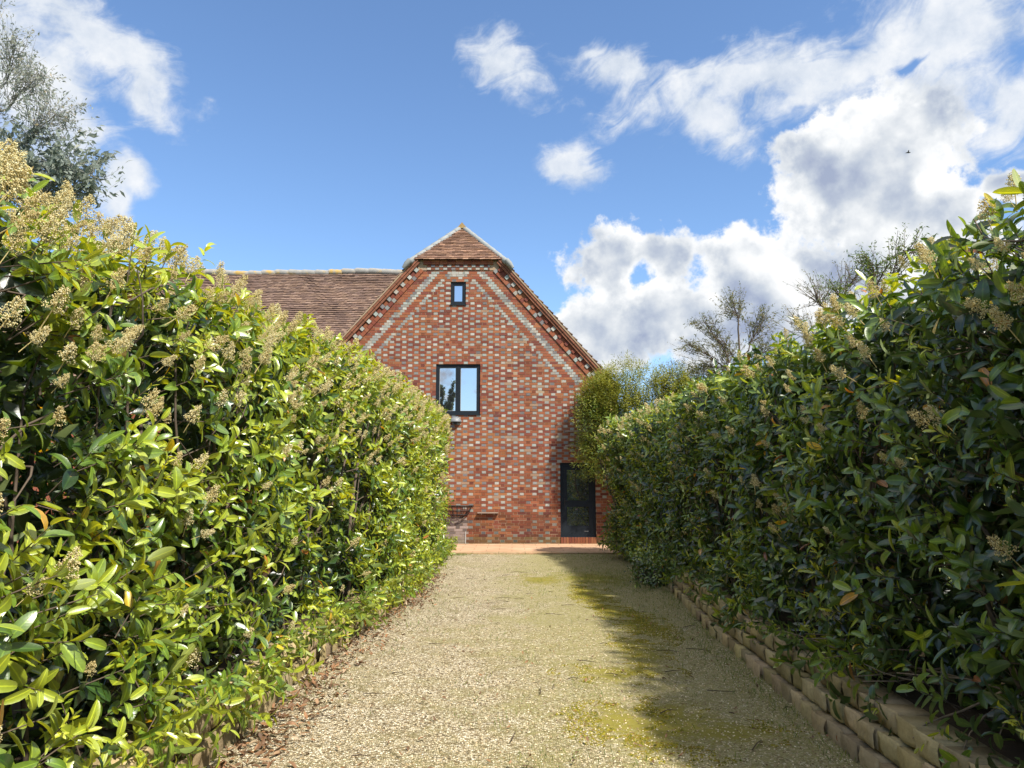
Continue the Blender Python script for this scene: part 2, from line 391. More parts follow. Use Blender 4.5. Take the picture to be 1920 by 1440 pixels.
M_DGLASS = glass_mat('dark_door_glass', .42, (.85, .92, 1.0))

# ------------------------------------------------------------------ ground
def gravel_mat():
    m, t, out = mat('mossy_gravel')
    P = t.node('ShaderNodeNewGeometry').outputs['Position']
    sp = t.node('ShaderNodeSeparateXYZ'); t.put(sp.inputs[0], P); X, Y, Z = sp.outputs
    w = t.vmath('ADD', P, t.vmath('SCALE', t.noise(P, 40, 2)[1], scale=.006))
    v1 = t.voro(w, 78.0); v2 = t.voro(w, 78.0, 'DISTANCE_TO_EDGE')
    cell = t.node('ShaderNodeSeparateColor'); t.put(cell.inputs[0], v1[1])
    stone = t.ramp(cell.outputs[0], [(0, (.07, .052, .033)), (.25, (.25, .195, .115)), (.5, (.45, .37, .235)), (.8, (.62, .54, .38)), (1, (.82, .76, .61))])
    gap = t.maprange(v2[0], .0, .13, .9, 0)
    c = t.mix(gap, stone, (.10, .075, .04, 1))
    big = t.noise(P, .9, 5, .6)[0]; mid = t.noise(P, 3.3, 6, .68)[0]; fine = t.noise(P, 26.0, 5, .7)[0]
    dirt = t.maprange(mid, .50, .66, 0, .55)
    c = t.mix(t.math('MULTIPLY', dirt, t.maprange(fine, .42, .55)), c, (.13, .095, .05, 1))
    # thin olive algae growing more on the damp right-hand half of the drive
    right = t.maprange(X, -.9, 1.3)
    alg = t.math('MULTIPLY', t.maprange(t.math('ADD', t.math('ADD', t.math('MULTIPLY', big, .6), t.math('MULTIPLY', mid, .6)), t.math('MULTIPLY', right, .30)), .52, .88), .82)
    alg = t.math('MULTIPLY', alg, t.maprange(fine, .30, .60, .35, 1.0))
    c = t.mix(alg, c, t.mix(fine, (.19, .175, .055, 1), (.33, .30, .12, 1)))
    # bright moss cushions
    acc = None
    for (mx, my, rx, ry) in ((.98, 4.85, .42, .62), (1.22, 4.72, .55, .26), (.70, 4.95, .40, .45), (1.42, 8.2, .34, .9), (1.22, 9.2, .22, .8), (.85, 6.2, .5, .35), (.45, 12.3, .5, .9), (1.25, 12.5, .7, 1.2), (1.15, 7.0, .25, .9), (1.1, 10.6, .3, 1.2)):
        mp = t.node('ShaderNodeMapping', vector_type='TEXTURE'); t.put(mp.inputs[0], P)
        mp.inputs['Location'].default_value = (mx, my, 0); mp.inputs['Scale'].default_value = (rx, ry, 1)
        d = t.vmath('LENGTH', mp.outputs[0]); acc = d if acc is None else t.math('MINIMUM', acc, d)
    fin2 = t.noise(P, 85.0, 3, .6)[0]
    mo = t.math('ADD', t.math('ADD', t.math('SUBTRACT', 1.0, acc), t.math('MULTIPLY', t.math('SUBTRACT', fin2, .5), 1.6)), t.math('ADD', t.math('MULTIPLY', t.math('SUBTRACT', mid, .5), 2.4), t.math('MULTIPLY', t.math('SUBTRACT', fine, .5), 1.0)))
    moss = t.math('MULTIPLY', t.maprange(mo, .0, .70), .88)
    c = t.mix(moss, c, t.mix(fine, (.10, .09, .010, 1), (.24, .205, .025, 1)))
    h = t.math('ADD', t.math('MULTIPLY', t.math('MINIMUM', v2[0], .25), t.math('SUBTRACT', 1.0, t.math('MULTIPLY', moss, .8))), t.math('MULTIPLY', fine, .12))
    p = principled(t, c, .92, .2, t.bump(h, 1.0, .02))
    t.l.new(p.outputs[0], out.inputs[0]); return m
def grid_sheet(name, x0, x1, y0, y1, nx, ny, zf, m, kind='structure'):
    g = Geo(); xs = np.linspace(x0, x1, nx); ys = np.linspace(y0, y1, ny)
    XX, YY = np.meshgrid(xs, ys); p = np.stack([XX, YY, 0 * XX], -1).reshape(-1, 3); p[:, 2] = zf(p)
    i = np.arange(ny - 1)[:, None] * nx + np.arange(nx - 1)[None]
    g.add(p, quads=np.stack([i, i + 1, i + nx + 1, i + nx], -1).reshape(-1, 4))
    o = g.build(name, m, smooth=True); o['kind'] = kind; return o
M_GRAVEL = gravel_mat()
M_FIELD = simple('rough_grass_ground', (.09, .11, .035), .95, .1, .4, 3.0, .02, dark=(.14, .11, .05))
M_SOIL = simple('leafy_soil', (.055, .040, .026), .95, .1, .5, 9.0, .02)
def terra_mat():
    m, t, out = mat('terracotta_paving')
    P = t.node('ShaderNodeNewGeometry').outputs['Position']
    st = t.node('ShaderNodeMapping'); t.put(st.inputs[0], P); st.inputs['Scale'].default_value = (.5, 2.2, 1)
    n = t.noise(st.outputs[0], 2.4, 6, .6)[0]
    c = t.ramp(n, [(.25, (.30, .165, .095)), (.5, (.44, .27, .165)), (.75, (.52, .39, .27))])
    c = t.mix(t.maprange(t.noise(P, 9.0, 5, .7)[0], .54, .7, 0, .5), c, (.25, .17, .10, 1))
    br = t.node('ShaderNodeTexBrick'); t.put(br.inputs['Vector'], P); br.inputs['Scale'].default_value = 1.0
    br.inputs['Brick Width'].default_value = .6; br.inputs['Row Height'].default_value = .45; br.inputs['Mortar Size'].default_value = .012; br.inputs['Mortar Smooth'].default_value = .3
    c = t.mix(t.math('MULTIPLY', br.outputs['Fac'], .6), c, (.17, .12, .07, 1))
    spp = t.node('ShaderNodeSeparateXYZ'); t.put(spp.inputs[0], P)
    ed = t.math('ADD', t.maprange(spp.outputs[1], 17.15, 17.75, .55, 0), t.maprange(spp.outputs[1], 19.5, 19.95, 0, .5))
    c = t.mix(t.math('MULTIPLY', ed, t.maprange(t.noise(P, 14, 5, .7)[0], .35, .6)), c, (.16, .15, .06, 1))
    p = principled(t, c, .9, .2, t.bump(t.noise(P, 60, 4, .6)[0], .5, .004)); t.l.new(p.outputs[0], out.inputs[0]); return m
ground = grid_sheet('ground', -900, 900, -900, 1500, 3, 3, lambda p: -0.03 + 0 * p[:, 0], M_FIELD)
drive = grid_sheet('gravel_drive', -2.6, 3.4, -12, 17.3, 60, 260, lambda p: .012 * vnoise(p * 1.6, 3) + .012, M_GRAVEL)
gp = Geo(); box(gp, -9, 6.0, 17.15, 19.995, -.2, .045); paving = gp.build('paving', terra_mat()); paving['kind'] = 'structure'

# loose pebbles standing out of the drive close to the camera
def pebbles():
    g = Geo(); N = 15000
    y = 3.7 + 4.6 * rng.uniform(size=N) ** 1.5; x = rng.uniform(-1.6, 1.95, N)
    r = rng.uniform(.0028, .0065, N)
    base = arr([[1,0,0],[.3,.95,0],[-.8,.6,0],[-.8,-.6,0],[.3,-.95,0],[0,0,1],[0,0,-1]])
    base = base[None] * r[:, None, None] * rng.uniform(.7, 1.3, (N, 7, 1)); base[..., 2] *= .65
    a = rng.uniform(0, 6.28, N); ca, sa = np.cos(a), np.sin(a)
    V = np.stack([base[..., 0]*ca[:, None] - base[..., 1]*sa[:, None], base[..., 0]*sa[:, None] + base[..., 1]*ca[:, None], base[..., 2]], -1)
    P = np.stack([x, y, 0*x], 1); P[:, 2] = .012 * vnoise(P * 1.6, 3) + .013 + r * .2
    V = V + P[:, None]
    tr = np.array([[0,1,5],[1,2,5],[2,3,5],[3,4,5],[4,0,5],[1,0,6],[2,1,6],[3,2,6],[4,3,6],[0,4,6]])
    T = (tr[None] + (np.arange(N)*7)[:, None, None]).reshape(-1, 3)
    pal = arr([[.17,.12,.065],[.38,.29,.16],[.52,.41,.25],[.60,.50,.32],[.70,.62,.45],[.26,.19,.10]])
    col = np.repeat(pal[rng.integers(0, 6, N)] * rng.uniform(.8, 1.15, (N, 1)), 10, 0)
    g.add(V, tris=T, col=col)
    o = g.build('gravel', facecol_mat('pebble', .95, .08, 90, .25, .001, grime=False), smooth=False, attr='col'); o['kind'] = 'stuff'
    o['label'] = 'loose pale pebbles scattered over the gravel drive'
pebbles()
MOSS = ((.98, 4.85, .42, .62), (1.22, 4.72, .55, .26), (.70, 4.95, .40, .45), (1.42, 8.2, .30, .9), (1.22, 9.2, .22, .8), (.85, 6.2, .5, .35), (1.15, 7.0, .25, .9), (1.1, 10.6, .3, 1.2))
def moss_cushions():
    """low moss tufts growing up between the stones"""
    r = np.random.default_rng(17); P = []
    for (cx, cy, rx, ry) in MOSS:
        n = int(5200*rx*ry*4); a = r.uniform(0, 6.28, n); q = r.uniform(0, 1, n)**.6*1.15
        P.append(np.c_[cx + rx*q*np.cos(a), cy + ry*q*np.sin(a), np.zeros(n)])
    P = np.concatenate(P); w = vnoise(P*arr((7, 7, 7)), 4) + .6*vnoise(P*arr((19, 19, 19)), 5)
    P = P[w > .12]; n = len(P); P[:, 2] = .012*vnoise(P*1.6, 3) + .012
    rad = r.uniform(.003, .0085, n)
    base = arr([[1,0,0],[.3,.95,0],[-.8,.6,0],[-.8,-.6,0],[.3,-.95,0],[0,0,.8],[0,0,-.3]])[None]*rad[:, None, None]*r.uniform(.7, 1.35, (n, 7, 1))
    tr = np.array([[0,1,5],[1,2,5],[2,3,5],[3,4,5],[4,0,5]]); T = (tr[None] + (np.arange(n)*7)[:, None, None]).reshape(-1, 3)
    pal = arr([[.12,.105,.010],[.17,.145,.015],[.22,.19,.022],[.085,.085,.018],[.16,.11,.022]])
    g = Geo(); g.add(P[:, None] + base, tris=T, col=np.repeat(pal[r.integers(0, 5, n)]*r.uniform(.75, 1.2, (n, 1)), 5, 0))
    o = g.build('moss', facecol_mat('moss_tuft', .95, .05, 120, .3, .001, grime=False), smooth=True, attr='col'); o['kind'] = 'stuff'
    o['label'] = 'yellow green moss cushions growing on the right half of the gravel drive'
moss_cushions()

# ------------------------------------------------------------------ the house
def tag(o, label, cat, group=None):
    o['label'] = label; o['category'] = cat
    if group: o['group'] = group
    return o
def empty(name, loc):
    o = bpy.data.objects.new(name, None); COL.objects.link(o); o.location = loc; o.empty_display_size = .2; return o
WY = 20.0; AX = -1.48; ZH = 7.74; HW = 1.23; SL = 1.14; ROW = .072
ZR = ZH + HW * SL                     # ridge height
def half(z): return HW + (ZH - z) / SL
house = empty('brick_house', (AX, WY, 0))
tag(house, 'old red brick house with half hipped tiled gable at the end of the drive', 'house')
OPEN = [(-1.69, -1.27, 90, 99), (-2.06, -.86, 48, 67), (1.28, 2.22, 3, 30)]   # x0, x1, first and last course
RED = arr([[.27,.078,.038],[.32,.102,.046],[.235,.062,.036],[.35,.128,.055],[.295,.09,.039],[.20,.056,.038],[.31,.108,.056]])
GREY = arr([[.37,.355,.32],[.46,.44,.39],[.29,.29,.275],[.40,.355,.30],[.21,.19,.19],[.35,.38,.345]])
def brick_wall():
    P, HX, HY, HZ, C = [], [], [], [], []
    gm = Geo()
    r_ = np.random.default_rng(3)
    def put(x0, x1, zc, hz, y, c):
        P.append(((x0+x1)/2 , WY + .05 + y + r_.normal(0, .0022), zc + r_.normal(0, .0012)))
        tilt = r_.normal(0, .004)
        HX.append(((x1-x0)/2, 0, (x1-x0)/2*tilt)); HY.append((0, .05, 0)); HZ.append((0, 0, hz)); C.append(c)
    nrow = int(ZH / ROW)
    for r in range(nrow):
        z0 = r * ROW; zc = z0 + ROW/2
        hw = min(half(zc + ROW/2) - .16, 4.33)
        spans = [(AX - hw, AX + hw)]
        for (a, b, r0, r1) in OPEN:
            if r0 <= r < r1:
                ns = []
                for (u, v) in spans:
                    if b <= u or a >= v: ns.append((u, v))
                    else:
                        if a - u > .03: ns.append((u, a))
                        if v - b > .03: ns.append((b, v))
                spans = ns
        for (u, v) in spans:
            box(gm, u, v, WY + .006, WY + .24, z0, z0 + ROW)
        top_grey = 7.26 < zc < 7.42
        # laying plan of the course: zones from the verges inwards, each with its own bond
        zones = []
        h_ = half(zc)
        if zc > 4.35:
            o0, o1 = .80, 1.024; i1 = 1.024 + .2245 + .1125
            if h_ > i1 + .15:
                for sd in (-1, 1):
                    zones += [(sd, 0.0, o0, 'R'), (sd, o0, o1, 'G'), (sd, o1, o1 + .2245, 'R1'), (sd, o1 + .2245, i1, 'g')]
                cen = h_ - i1
            else:
                zones += [(-1, 0.0, o0, 'R'), (1, 0.0, o0, 'R')]; cen = h_ - o0
        else: cen = 9.0
        def lay(a0, b0, c, hz=None):
            for (u, v) in spans:
                a, b = max(a0, u), min(b0, v)
                if b - a >= .028: put(a, b, zc, ROW/2 - .0045, 0, c)
        def redc(): 
            c = RED[r_.integers(0, 7)] * r_.uniform(.8, 1.15)
            return c
        for (sd, d0, d1, kd) in zones:
            xa, xb = AX + sd*(h_ - d0), AX + sd*(h_ - d1)
            lo, hi = min(xa, xb), max(xa, xb)
            if kd == 'R':
                x = hi if sd < 0 else lo; st = -1 if sd < 0 else 1; first = .2245 if r % 2 else .112
                while (x > lo if st < 0 else x < hi):
                    L = first; first = .2245
                    a_, b_ = (x - L, x - .0095) if st < 0 else (x, x + L - .0095)
                    lay(max(a_, lo), min(b_, hi), redc()); x += st*L
            elif kd == 'G':
                m_ = (lo + hi)/2
                for (p_, q_) in ((lo, m_ - .0095), (m_, hi - .0095)): lay(p_, q_, GREY[r_.integers(0, 6)]*r_.uniform(.8, 1.15) if r_.uniform() < .98 else redc())
            elif kd == 'R1': lay(lo, hi - .0095, redc())
            else: lay(lo, hi - .0095, GREY[r_.integers(0, 6)]*r_.uniform(.8, 1.1) if r_.uniform() < .84 else redc())
        x = AX - 4.6 - (0 if r % 2 == 0 else .1685) + r_.normal(0, .006)
        typ = 0
        while x < AX + 4.6:
            L = .215 if typ == 0 else .103
            x1 = x + L; xc = x + L/2
            a, b = max(x, AX - cen), min(x1, AX + cen - .0095)
            if b - a > .028:
                damp = zc < .85
                red = redc()
                if xc < -.2 and zc < 3.2: red = red * arr((1.12, 1.2, 1.05))     # lower left reds brighter and more orange
                grey = GREY[r_.integers(0, 6)] * r_.uniform(.72, 1.1)
                if top_grey: c = grey * 1.05
                elif typ == 1 and not damp: c = grey if r_.uniform() < (.88 if zc > 1.3 else .55) else red*.8
                elif damp:
                    c = red * r_.uniform(.45, .82)
                    if typ == 1 and r_.uniform() < .25: c = grey*.5
                    if xc < -1.15 and zc < .75: c = arr((.22, .17, .15)) * r_.uniform(.5, 1.7)
                    if zc < .22: c = c*.75 + arr((.05, .06, .02))*r_.uniform(.3, 1)
                else: c = arr((.36, .22, .14)) if r_.uniform() < .03 else red
                lay(a, b, c)
            x = x1 + .0095; typ = 1 - typ
    g = Geo(); boxes(g, P, HX, HY, HZ, C)
    # soldier course under the door
    n = 13; xs = np.linspace(1.28 + .036, 2.22 - .036, n)
    boxes(g, np.stack([xs, 0*xs + WY - .012, 0*xs + .125], 1), (.031, 0, 0), (0, .012, 0), (0, 0, .085), RED[rng.integers(0, 7, n)]*.8)
    # dentil cornice under the half hip: projecting courses
    hwt = half(7.45) - .62
    for (z, proj, per, kind) in ((7.46, .022, .21, 'alt'), (7.532, .034, .21, 'alt2'), (7.604, .055, .224, 'red'), (7.676, .075, .224, 'red')):
        x = AX - hwt - (.1 if z > 7.6 else 0); i = 0; lim = AX + hwt + (.1 if z > 7.6 else 0)
        while x < lim - .02:
            L = .104 if kind != 'red' else .215
            b = min(x + L, lim)
            if kind == 'red': c = RED[r_.integers(0, 7)]*r_.uniform(.8, 1.05)
            else: c = GREY[r_.integers(0, 6)]*1.05 if (i % 2 == (0 if kind == 'alt' else 1)) else RED[r_.integers(0, 7)]*.75
            boxes(g, [((x+b)/2, WY - proj/2 + .001, z + ROW/2)], ((b-x)/2, 0, 0), (0, proj/2, 0), (0, 0, ROW/2-.004), [c])
            x = b + .008; i += 1
    # raking verge: corbelled bands parallel to the roof on both sides
    for sgn in (-1, 1):
        d = arr((sgn, 0, -SL)); d /= np.linalg.norm(d); q = arr((-sgn*SL, 0, -1)); q /= np.linalg.norm(q)
        O = arr((AX + sgn*HW, WY, ZH)); Lt = (ZH - 4.1) / abs(d[2])
        for (q0, q1, proj, L, kind) in ((.055, .118, .115, .215, 'or'), (.124, .186, .088, .215, 'or'), (.192, .30, .052, .104, 'dent'), (.306, .41, .030, .104, 'dent2')):
            s = -.05 if kind == 'or' else (.12 if kind == 'dent' else .06); i = 0
            while s < Lt:
                b = min(s + L, Lt)
                if kind != 'or': b = min(s + (L if i % 2 == 0 else .155), Lt)
                if kind == 'or': c = arr((.26, .10, .055))*r_.uniform(.75, 1.15)
                elif kind == 'dent':
                    c = GREY[r_.integers(0, 6)]*1.08 if i % 2 == 0 and r_.uniform() < (.95 if sgn < 0 else .6) else RED[r_.integers(0, 7)]*.85  # right dentils less often grey, the verge's shade painted into them
                else: c = GREY[r_.integers(0, 6)]*.95 if i % 2 == 0 and r_.uniform() < .7 else RED[r_.integers(0, 7)]
                pr = proj - (.028 if kind == 'dent' and i % 2 else 0)
                ctr = O + d*((s+b)/2) + q*((q0+q1)/2) + arr((0, -pr/2 + .001, 0))
                boxes(g, [ctr], d*(b-s)/2, (0, pr/2, 0), q*(q1-q0)/2, [c])
                s = b + .008; i += 1
        # mortar bed behind the raking bricks
        ctr = O + d*(Lt/2) + q*.22 + arr((0, .07, 0)); boxes(gm, [ctr], d*Lt/2, (0, .062, 0), q*.205)
    box(gm, AX - hwt - .25, AX + hwt + .25, WY - .012, WY + .20, 7.45, 7.755)
    g.build('brickwork', M_BRICK, house, attr='col')
    gm.build('mortar', M_MORTAR, house)
    # solid house body behind the facing so that no light leaks through
    gb = Geo()
    z1 = 4.2; h = half(z1) - .2
    V = [(AX-h, WY+.26, 0), (AX+h, WY+.26, 0), (AX+h, WY+.26, z1), (AX+HW-.15, WY+.26, ZH-.06), (AX-HW+.15, WY+.26, ZH-.06), (AX-h, WY+.26, z1)]
    gb.add(V, quads=[[0,1,2,5],[5,2,3,4]])
    for x in (AX-h, AX+h): gb.add([(x, WY+.26, 0), (x, WY+13, 0), (x, WY+13, z1), (x, WY+.26, z1)], quads=[[0,1,2,3]])
    gb.build('inner_wall', M_DARKIN, house)
brick_wall()

def tile_field(g, O, U, Vd, nU, nV, wU, gauge, N, keep, pal, sag=.012, seed=1):
    """rows of plain tiles: O eave corner, U along the eave, Vd up the slope, N outward"""
    r = np.random.default_rng(seed)
    U, Vd, N = unit(arr(U)), unit(arr(Vd)), unit(arr(N)); O = arr(O)
    i, j = np.meshgrid(np.arange(nU), np.arange(nV)); i = i.ravel(); j = j.ravel()
    off = (j % 2) * wU / 2
    ctr = O + ((i + .5) * wU + off)[:, None] * U + ((j + .55) * gauge)[:, None] * Vd
    k = keep(ctr); i, j, ctr = i[k], j[k], ctr[k]; n = len(ctr)
    wav = sag * vnoise(ctr * arr((1.1, 1.1, 1.1)), seed + 5)
    lift = .034 + r.normal(0, .004, n)
    ctr = ctr + N * (wav + .012)[:, None] + Vd * r.normal(0, .0045, n)[:, None]
    tilt = lift / gauge * .8
    hv = unit(Vd[None] - N[None] * tilt[:, None]) * (gauge * .62)
    hu = unit(U[None] + N[None] * r.normal(0, .02, n)[:, None]) * (wU * .487)
    hn = np.broadcast_to(N * .011, (n, 3))
    rowt = np.random.default_rng(seed + 9).uniform(.85, 1.12, nV + 1)[j]
    col = pal[r.integers(0, len(pal), n)] * (r.uniform(.86, 1.12, n) * rowt)[:, None]
    boxes(g, ctr, hu, hv, hn, col)
BROWN = arr([[.155,.10,.076],[.18,.115,.084],[.14,.09,.07],[.20,.132,.096],[.168,.11,.088],[.225,.152,.116],[.128,.084,.068]])
def roofs():
    cl = math.sqrt(1 + SL*SL)
    # main roof slopes (left and right) behind the half hip
    hipk = (ZR - ZH) / 1.42
    def keep(p): return (p[:, 2] < ZH - .02) | (p[:, 1] > WY - .10 + (p[:, 2] - ZH) / hipk)
    ze = 4.1; run = (half(ze)); Ls = run * cl
    g = Geo()
    for sgn in (1, -1):
        tile_field(g, (AX + sgn*run, WY - .13, ze), (0, 1, 0), (-sgn, 0, SL), 78, int(Ls/.1), .165, .1, (sgn*SL, 0, 1), keep, BROWN*arr((1.05, 1.05, 1.0)), seed=11+sgn)
    g.build('main_roof', M_TILE, house, attr='col')
    gb = Geo()   # boarding under the tiles
    for sgn in (1, -1):
        a = (AX + sgn*run, WY - .1, ze - .02); b = (AX + sgn*HW, WY - .1, ZH - .02); c = (AX, WY + 1.33, ZR - .02); d = (AX, WY + 13, ZR - .02); e = (AX + sgn*run, WY + 13, ze - .02)
        gb.add([a, b, c, d, e], tris=[[0,1,2],[0,2,3],[0,3,4]])
    gb.build('roof_boarding', M_DARKIN, house)
    # pale mortar undercloak under the verge tiles
    for sgn in (-1, 1):
        gu = Geo()
        d = unit(arr((sgn, 0, -SL))); q = unit(arr((-sgn*SL, 0, -1))); O = arr((AX + sgn*HW, WY, ZH)); Lt = (ZH - 4.1) / abs(d[2])
        boxes(gu, [O + d*(Lt/2) + q*.034 + arr((0, -.055, 0))], d*Lt/2, (0, .075, 0), q*.018)
        gu.build('verge_mortar', M_MORTAR, house)
    # half hip
    g = Geo(); hs = math.hypot(1.42, ZR - ZH)
    V = unit(arr((0, 1.42, ZR - ZH))); N = unit(arr((0, -(ZR-ZH), 1.42)))
    def keeph(p): return np.abs(p[:, 0] - AX) < (HW + .05) * (ZR - p[:, 2]) / (ZR - ZH) - .02
    tile_field(g, (AX - HW - .2, WY - .12, ZH - .02), (1, 0, 0), V, 18, int(hs/.095), .155, .095, N, keeph, BROWN*arr((1.45, 1.3, 1.15)), .006, 31)
    g.build('half_hip_roof', M_TILE, house, attr='col')
    gb = Geo(); gb.add([(AX-HW, WY-.10, ZH-.03), (AX+HW, WY-.10, ZH-.03), (AX, WY+1.34, ZR-.03)], tris=[[0,1,2]]); gb.build('hip_boarding', M_DARKIN, house)
    # pale hip cappings: overlapping short lead-grey rolls
    g = Geo()
    for sgn in (-1, 1):
        A = arr((AX + sgn*(HW+.10), WY - .15, ZH - .09)); B = arr((AX + sgn*.02, WY + 1.36, ZR + .03)); n = 7
        for i in range(n):
            a = A + (B-A)*(i/n - .01); b = A + (B-A)*((i+1.12)/n)
            tube(g, [a, a + (b-a)*.03, (a+b)/2, b], [.07, .088, .082, .074], 10)
        d = unit(arr((sgn, 0, -SL)))   # rounded end dressed down over the verge
        tube(g, [A - d*.02 + arr((0, -.02, .03)), A + d*.12 + arr((0, -.02, .03)), A + d*.26 + arr((0, -.01, .01))], [.08, .082, .05], 10)
    g.build('hip_capping', M_LEAD, house, smooth=True)
    g = Geo(); y0 = WY + 1.22; g.add([(AX-.15, y0, ZR-.03), (AX+.15, y0, ZR-.03), (AX, y0, ZR+.15), (AX-.15, y0+.5, ZR-.03), (AX+.15, y0+.5, ZR-.03), (AX, y0+.5, ZR+.15)],
        tris=[[0,1,2],[3,5,4]], quads=[[0,2,5,3],[1,4,5,2],[0,3,4,1]])
    g.build('ridge_end_tile', M_LICHEN, house)
    g = Geo()
    for k in range(24): tube(g, [(AX, WY+1.8+k*.45, ZR-.02), (AX, WY+2.27+k*.45, ZR-.015)], [.13, .12], 8)
    g.build('ridge_tiles', M_RIDGE, house, smooth=True)
    # long wing running to the left, its tiled slope facing the camera
    YE, ZE, YR, ZW = 20.55, 4.25, 24.5, 8.70
    run = YR - YE; rise = ZW - ZE; Lw = math.hypot(run, rise); V = (0, run, rise); N = (0, -rise, run)
    g = Geo()
    def keepw(p): return p[:, 0] < AX - (ZR - p[:, 2])/SL + .5
    tile_field(g, (-17, YE, ZE), (1, 0, 0), V, 96, int(Lw/.098), .165, .098, N, keepw, BROWN, .045, 51)
    g.build('wing_roof', M_TILE, house, attr='col')
    gb = Geo(); gb.add([(-17, YE, ZE-.07), (-3.5, YE, ZE-.07), (-1.8, YR, ZW-.07), (-17, YR, ZW-.07), (-17, YR+run, ZE), (-1.8, YR+run, ZE)], quads=[[0,1,2,3],[3,2,5,4]]); gb.build('wing_boarding', M_DARKIN, house)
    g = Geo(); nr = 34
    for k in range(nr):
        x0 = -17 + k*.45; z = ZW + .01 + .03*math.sin(x0*.9) + .02*math.sin(x0*2.3+1); tube(g, [(x0, YR, z), (x0+.05, YR, z+.012), (x0+.47, YR, z-.006)], [.11, .125, .11], 9)
    g.build('wing_ridge_tiles', M_RIDGE, house, smooth=True)
    gw = Geo(); box(gw, -16.8, AX-4.2, 20.9, 21.1, 0, 4.4, (.33, .10, .055)); gw.build('wing_wall', M_BRICK, house, attr='col')
roofs()

def framed(x0, x1, z0, z1, y, w, d, g):
    box(g, x0, x0+w, y, y+d, z0, z1); box(g, x1-w, x1, y, y+d, z0, z1)
    box(g, x0+w, x1-w, y, y+d, z0, z0+w); box(g, x0+w, x1-w, y, y+d, z1-w, z1)
def add_window(x0, x1, z0, z1, lights, label):
    e = empty('window', ((x0+x1)/2, WY+.05, z0)); e.parent = house; e.location = ((x0+x1)/2 - AX, .05, z0)
    e['label'] = label
    def b(g, name, m):
        o = bpy.data.objects.new(name, g.mesh(name)); COL.objects.link(o); o.data.materials.append(m)
        o.parent = e; o.matrix_parent_inverse = Matrix.Translation((-(x0+x1)/2, -WY-.05, -z0)); return o
    g = Geo(); framed(x0+.003, x1-.003, z0+.003, z1-.003, WY+.035, .052, .07, g)
    n = lights; W = (x1-x0-.104)/n
    for k in range(1, n): box(g, x0+.052+k*W-.02, x0+.052+k*W+.02, WY+.037, WY+.103, z0+.055, z1-.055)
    box(g, x0-.015, x1+.015, WY-.025, WY+.06, z0-.022, z0+.004)
    b(g, 'window_frame', M_FRAME)
    for k in range(n):
        a = x0+.055+k*W+(.022 if k else 0); c = x0+.049+(k+1)*W-(.022 if k < n-1 else 0)
        gs = Geo(); framed(a, c, z0+.056, z1-.056, WY+.045, .042, .05, gs); b(gs, 'sash', M_FRAME)
        gp_ = Geo(); box(gp_, a+.04, c-.04, WY+.066, WY+.074, z0+.096, z1-.096); b(gp_, 'pane', M_GLASS)
        gb_ = Geo(); framed(a+.043, c-.043, z0+.099, z1-.099, WY+.061, .006, .008, gb_); b(gb_, 'glazing_bead', M_WHITEP if n > 1 else M_FRAME)
add_window(OPEN[0][0], OPEN[0][1], OPEN[0][2]*ROW, OPEN[0][3]*ROW, 1, 'tiny single attic window')
add_window(OPEN[1][0], OPEN[1][1], OPEN[1][2]*ROW, OPEN[1][3]*ROW, 2, 'two light casement window')
def add_door():
    x0, x1, z0, z1 = OPEN[2][0], OPEN[2][1], OPEN[2][2]*ROW, OPEN[2][3]*ROW
    e = empty('door', (0, 0, 0)); e.parent = house; e.location = ((x0+x1)/2 - AX, .05, z0)
    def b(g, name, m):
        o = bpy.data.objects.new(name, g.mesh(name)); COL.objects.link(o); o.data.materials.append(m)
        o.parent = e; o.matrix_parent_inverse = Matrix.Translation((-(x0+x1)/2, -WY-.05, -z0)); return o
    g = Geo(); framed(x0+.003, x1-.003, z0+.003, z1-.003, WY+.05, .06, .07, g); box(g, x0, x1, WY-.02, WY+.06, z0-.025, z0+.004); b(g, 'door_frame', M_FRAME)
    a, c = x0+.066, x1-.066; g = Geo()
    H = z1 - z0
    zs = (z0+.066, z0+.29, z0+.78, z0+.95, z1-.19, z1-.066)
    box(g, a, a+.115, WY+.06, WY+.11, zs[0], zs[5]); box(g, c-.115, c, WY+.06, WY+.11, zs[0], zs[5])
    for (p, q) in ((zs[0], zs[1]), (zs[2], zs[3]), (zs[4], zs[5])): box(g, a+.115, c-.115, WY+.06, WY+.11, p, q)
    b(g, 'door_leaf', M_FRAME)
    for (p, q) in ((zs[1], zs[2]), (zs[3], zs[4])):
        g = Geo(); box(g, a+.117, c-.117, WY+.08, WY+.088, p, q); b(g, 'pane', M_DGLASS)
    g = Geo(); box(g, a+.035, a+.06, WY+.044, WY+.06, z0+.82, z0+1.02); box(g, a+.04, a+.16, WY+.018, WY+.034, z0+.93, z0+.95); box(g, a+.04, a+.056, WY+.03, WY+.05, z0+.93, z0+.95); b(g, 'handle', M_IRON)
    g = Geo(); box(g, c-.24, c-.13, WY+.052, WY+.062, z0+.14, z0+.155); b(g, 'draught_strip', M_GREYLAMP)
add_door()
# white cable run low on the wall
gcb = Geo(); tube(gcb, [(-1.22, WY-.012, .05), (-1.222, WY-.012, .2), (-1.218, WY-.012, .36)], .009, 6)
tag(gcb.build('drain_pipe', M_WHITEP), 'short thin white pipe low on the brick wall below the hay rack', 'pipe')

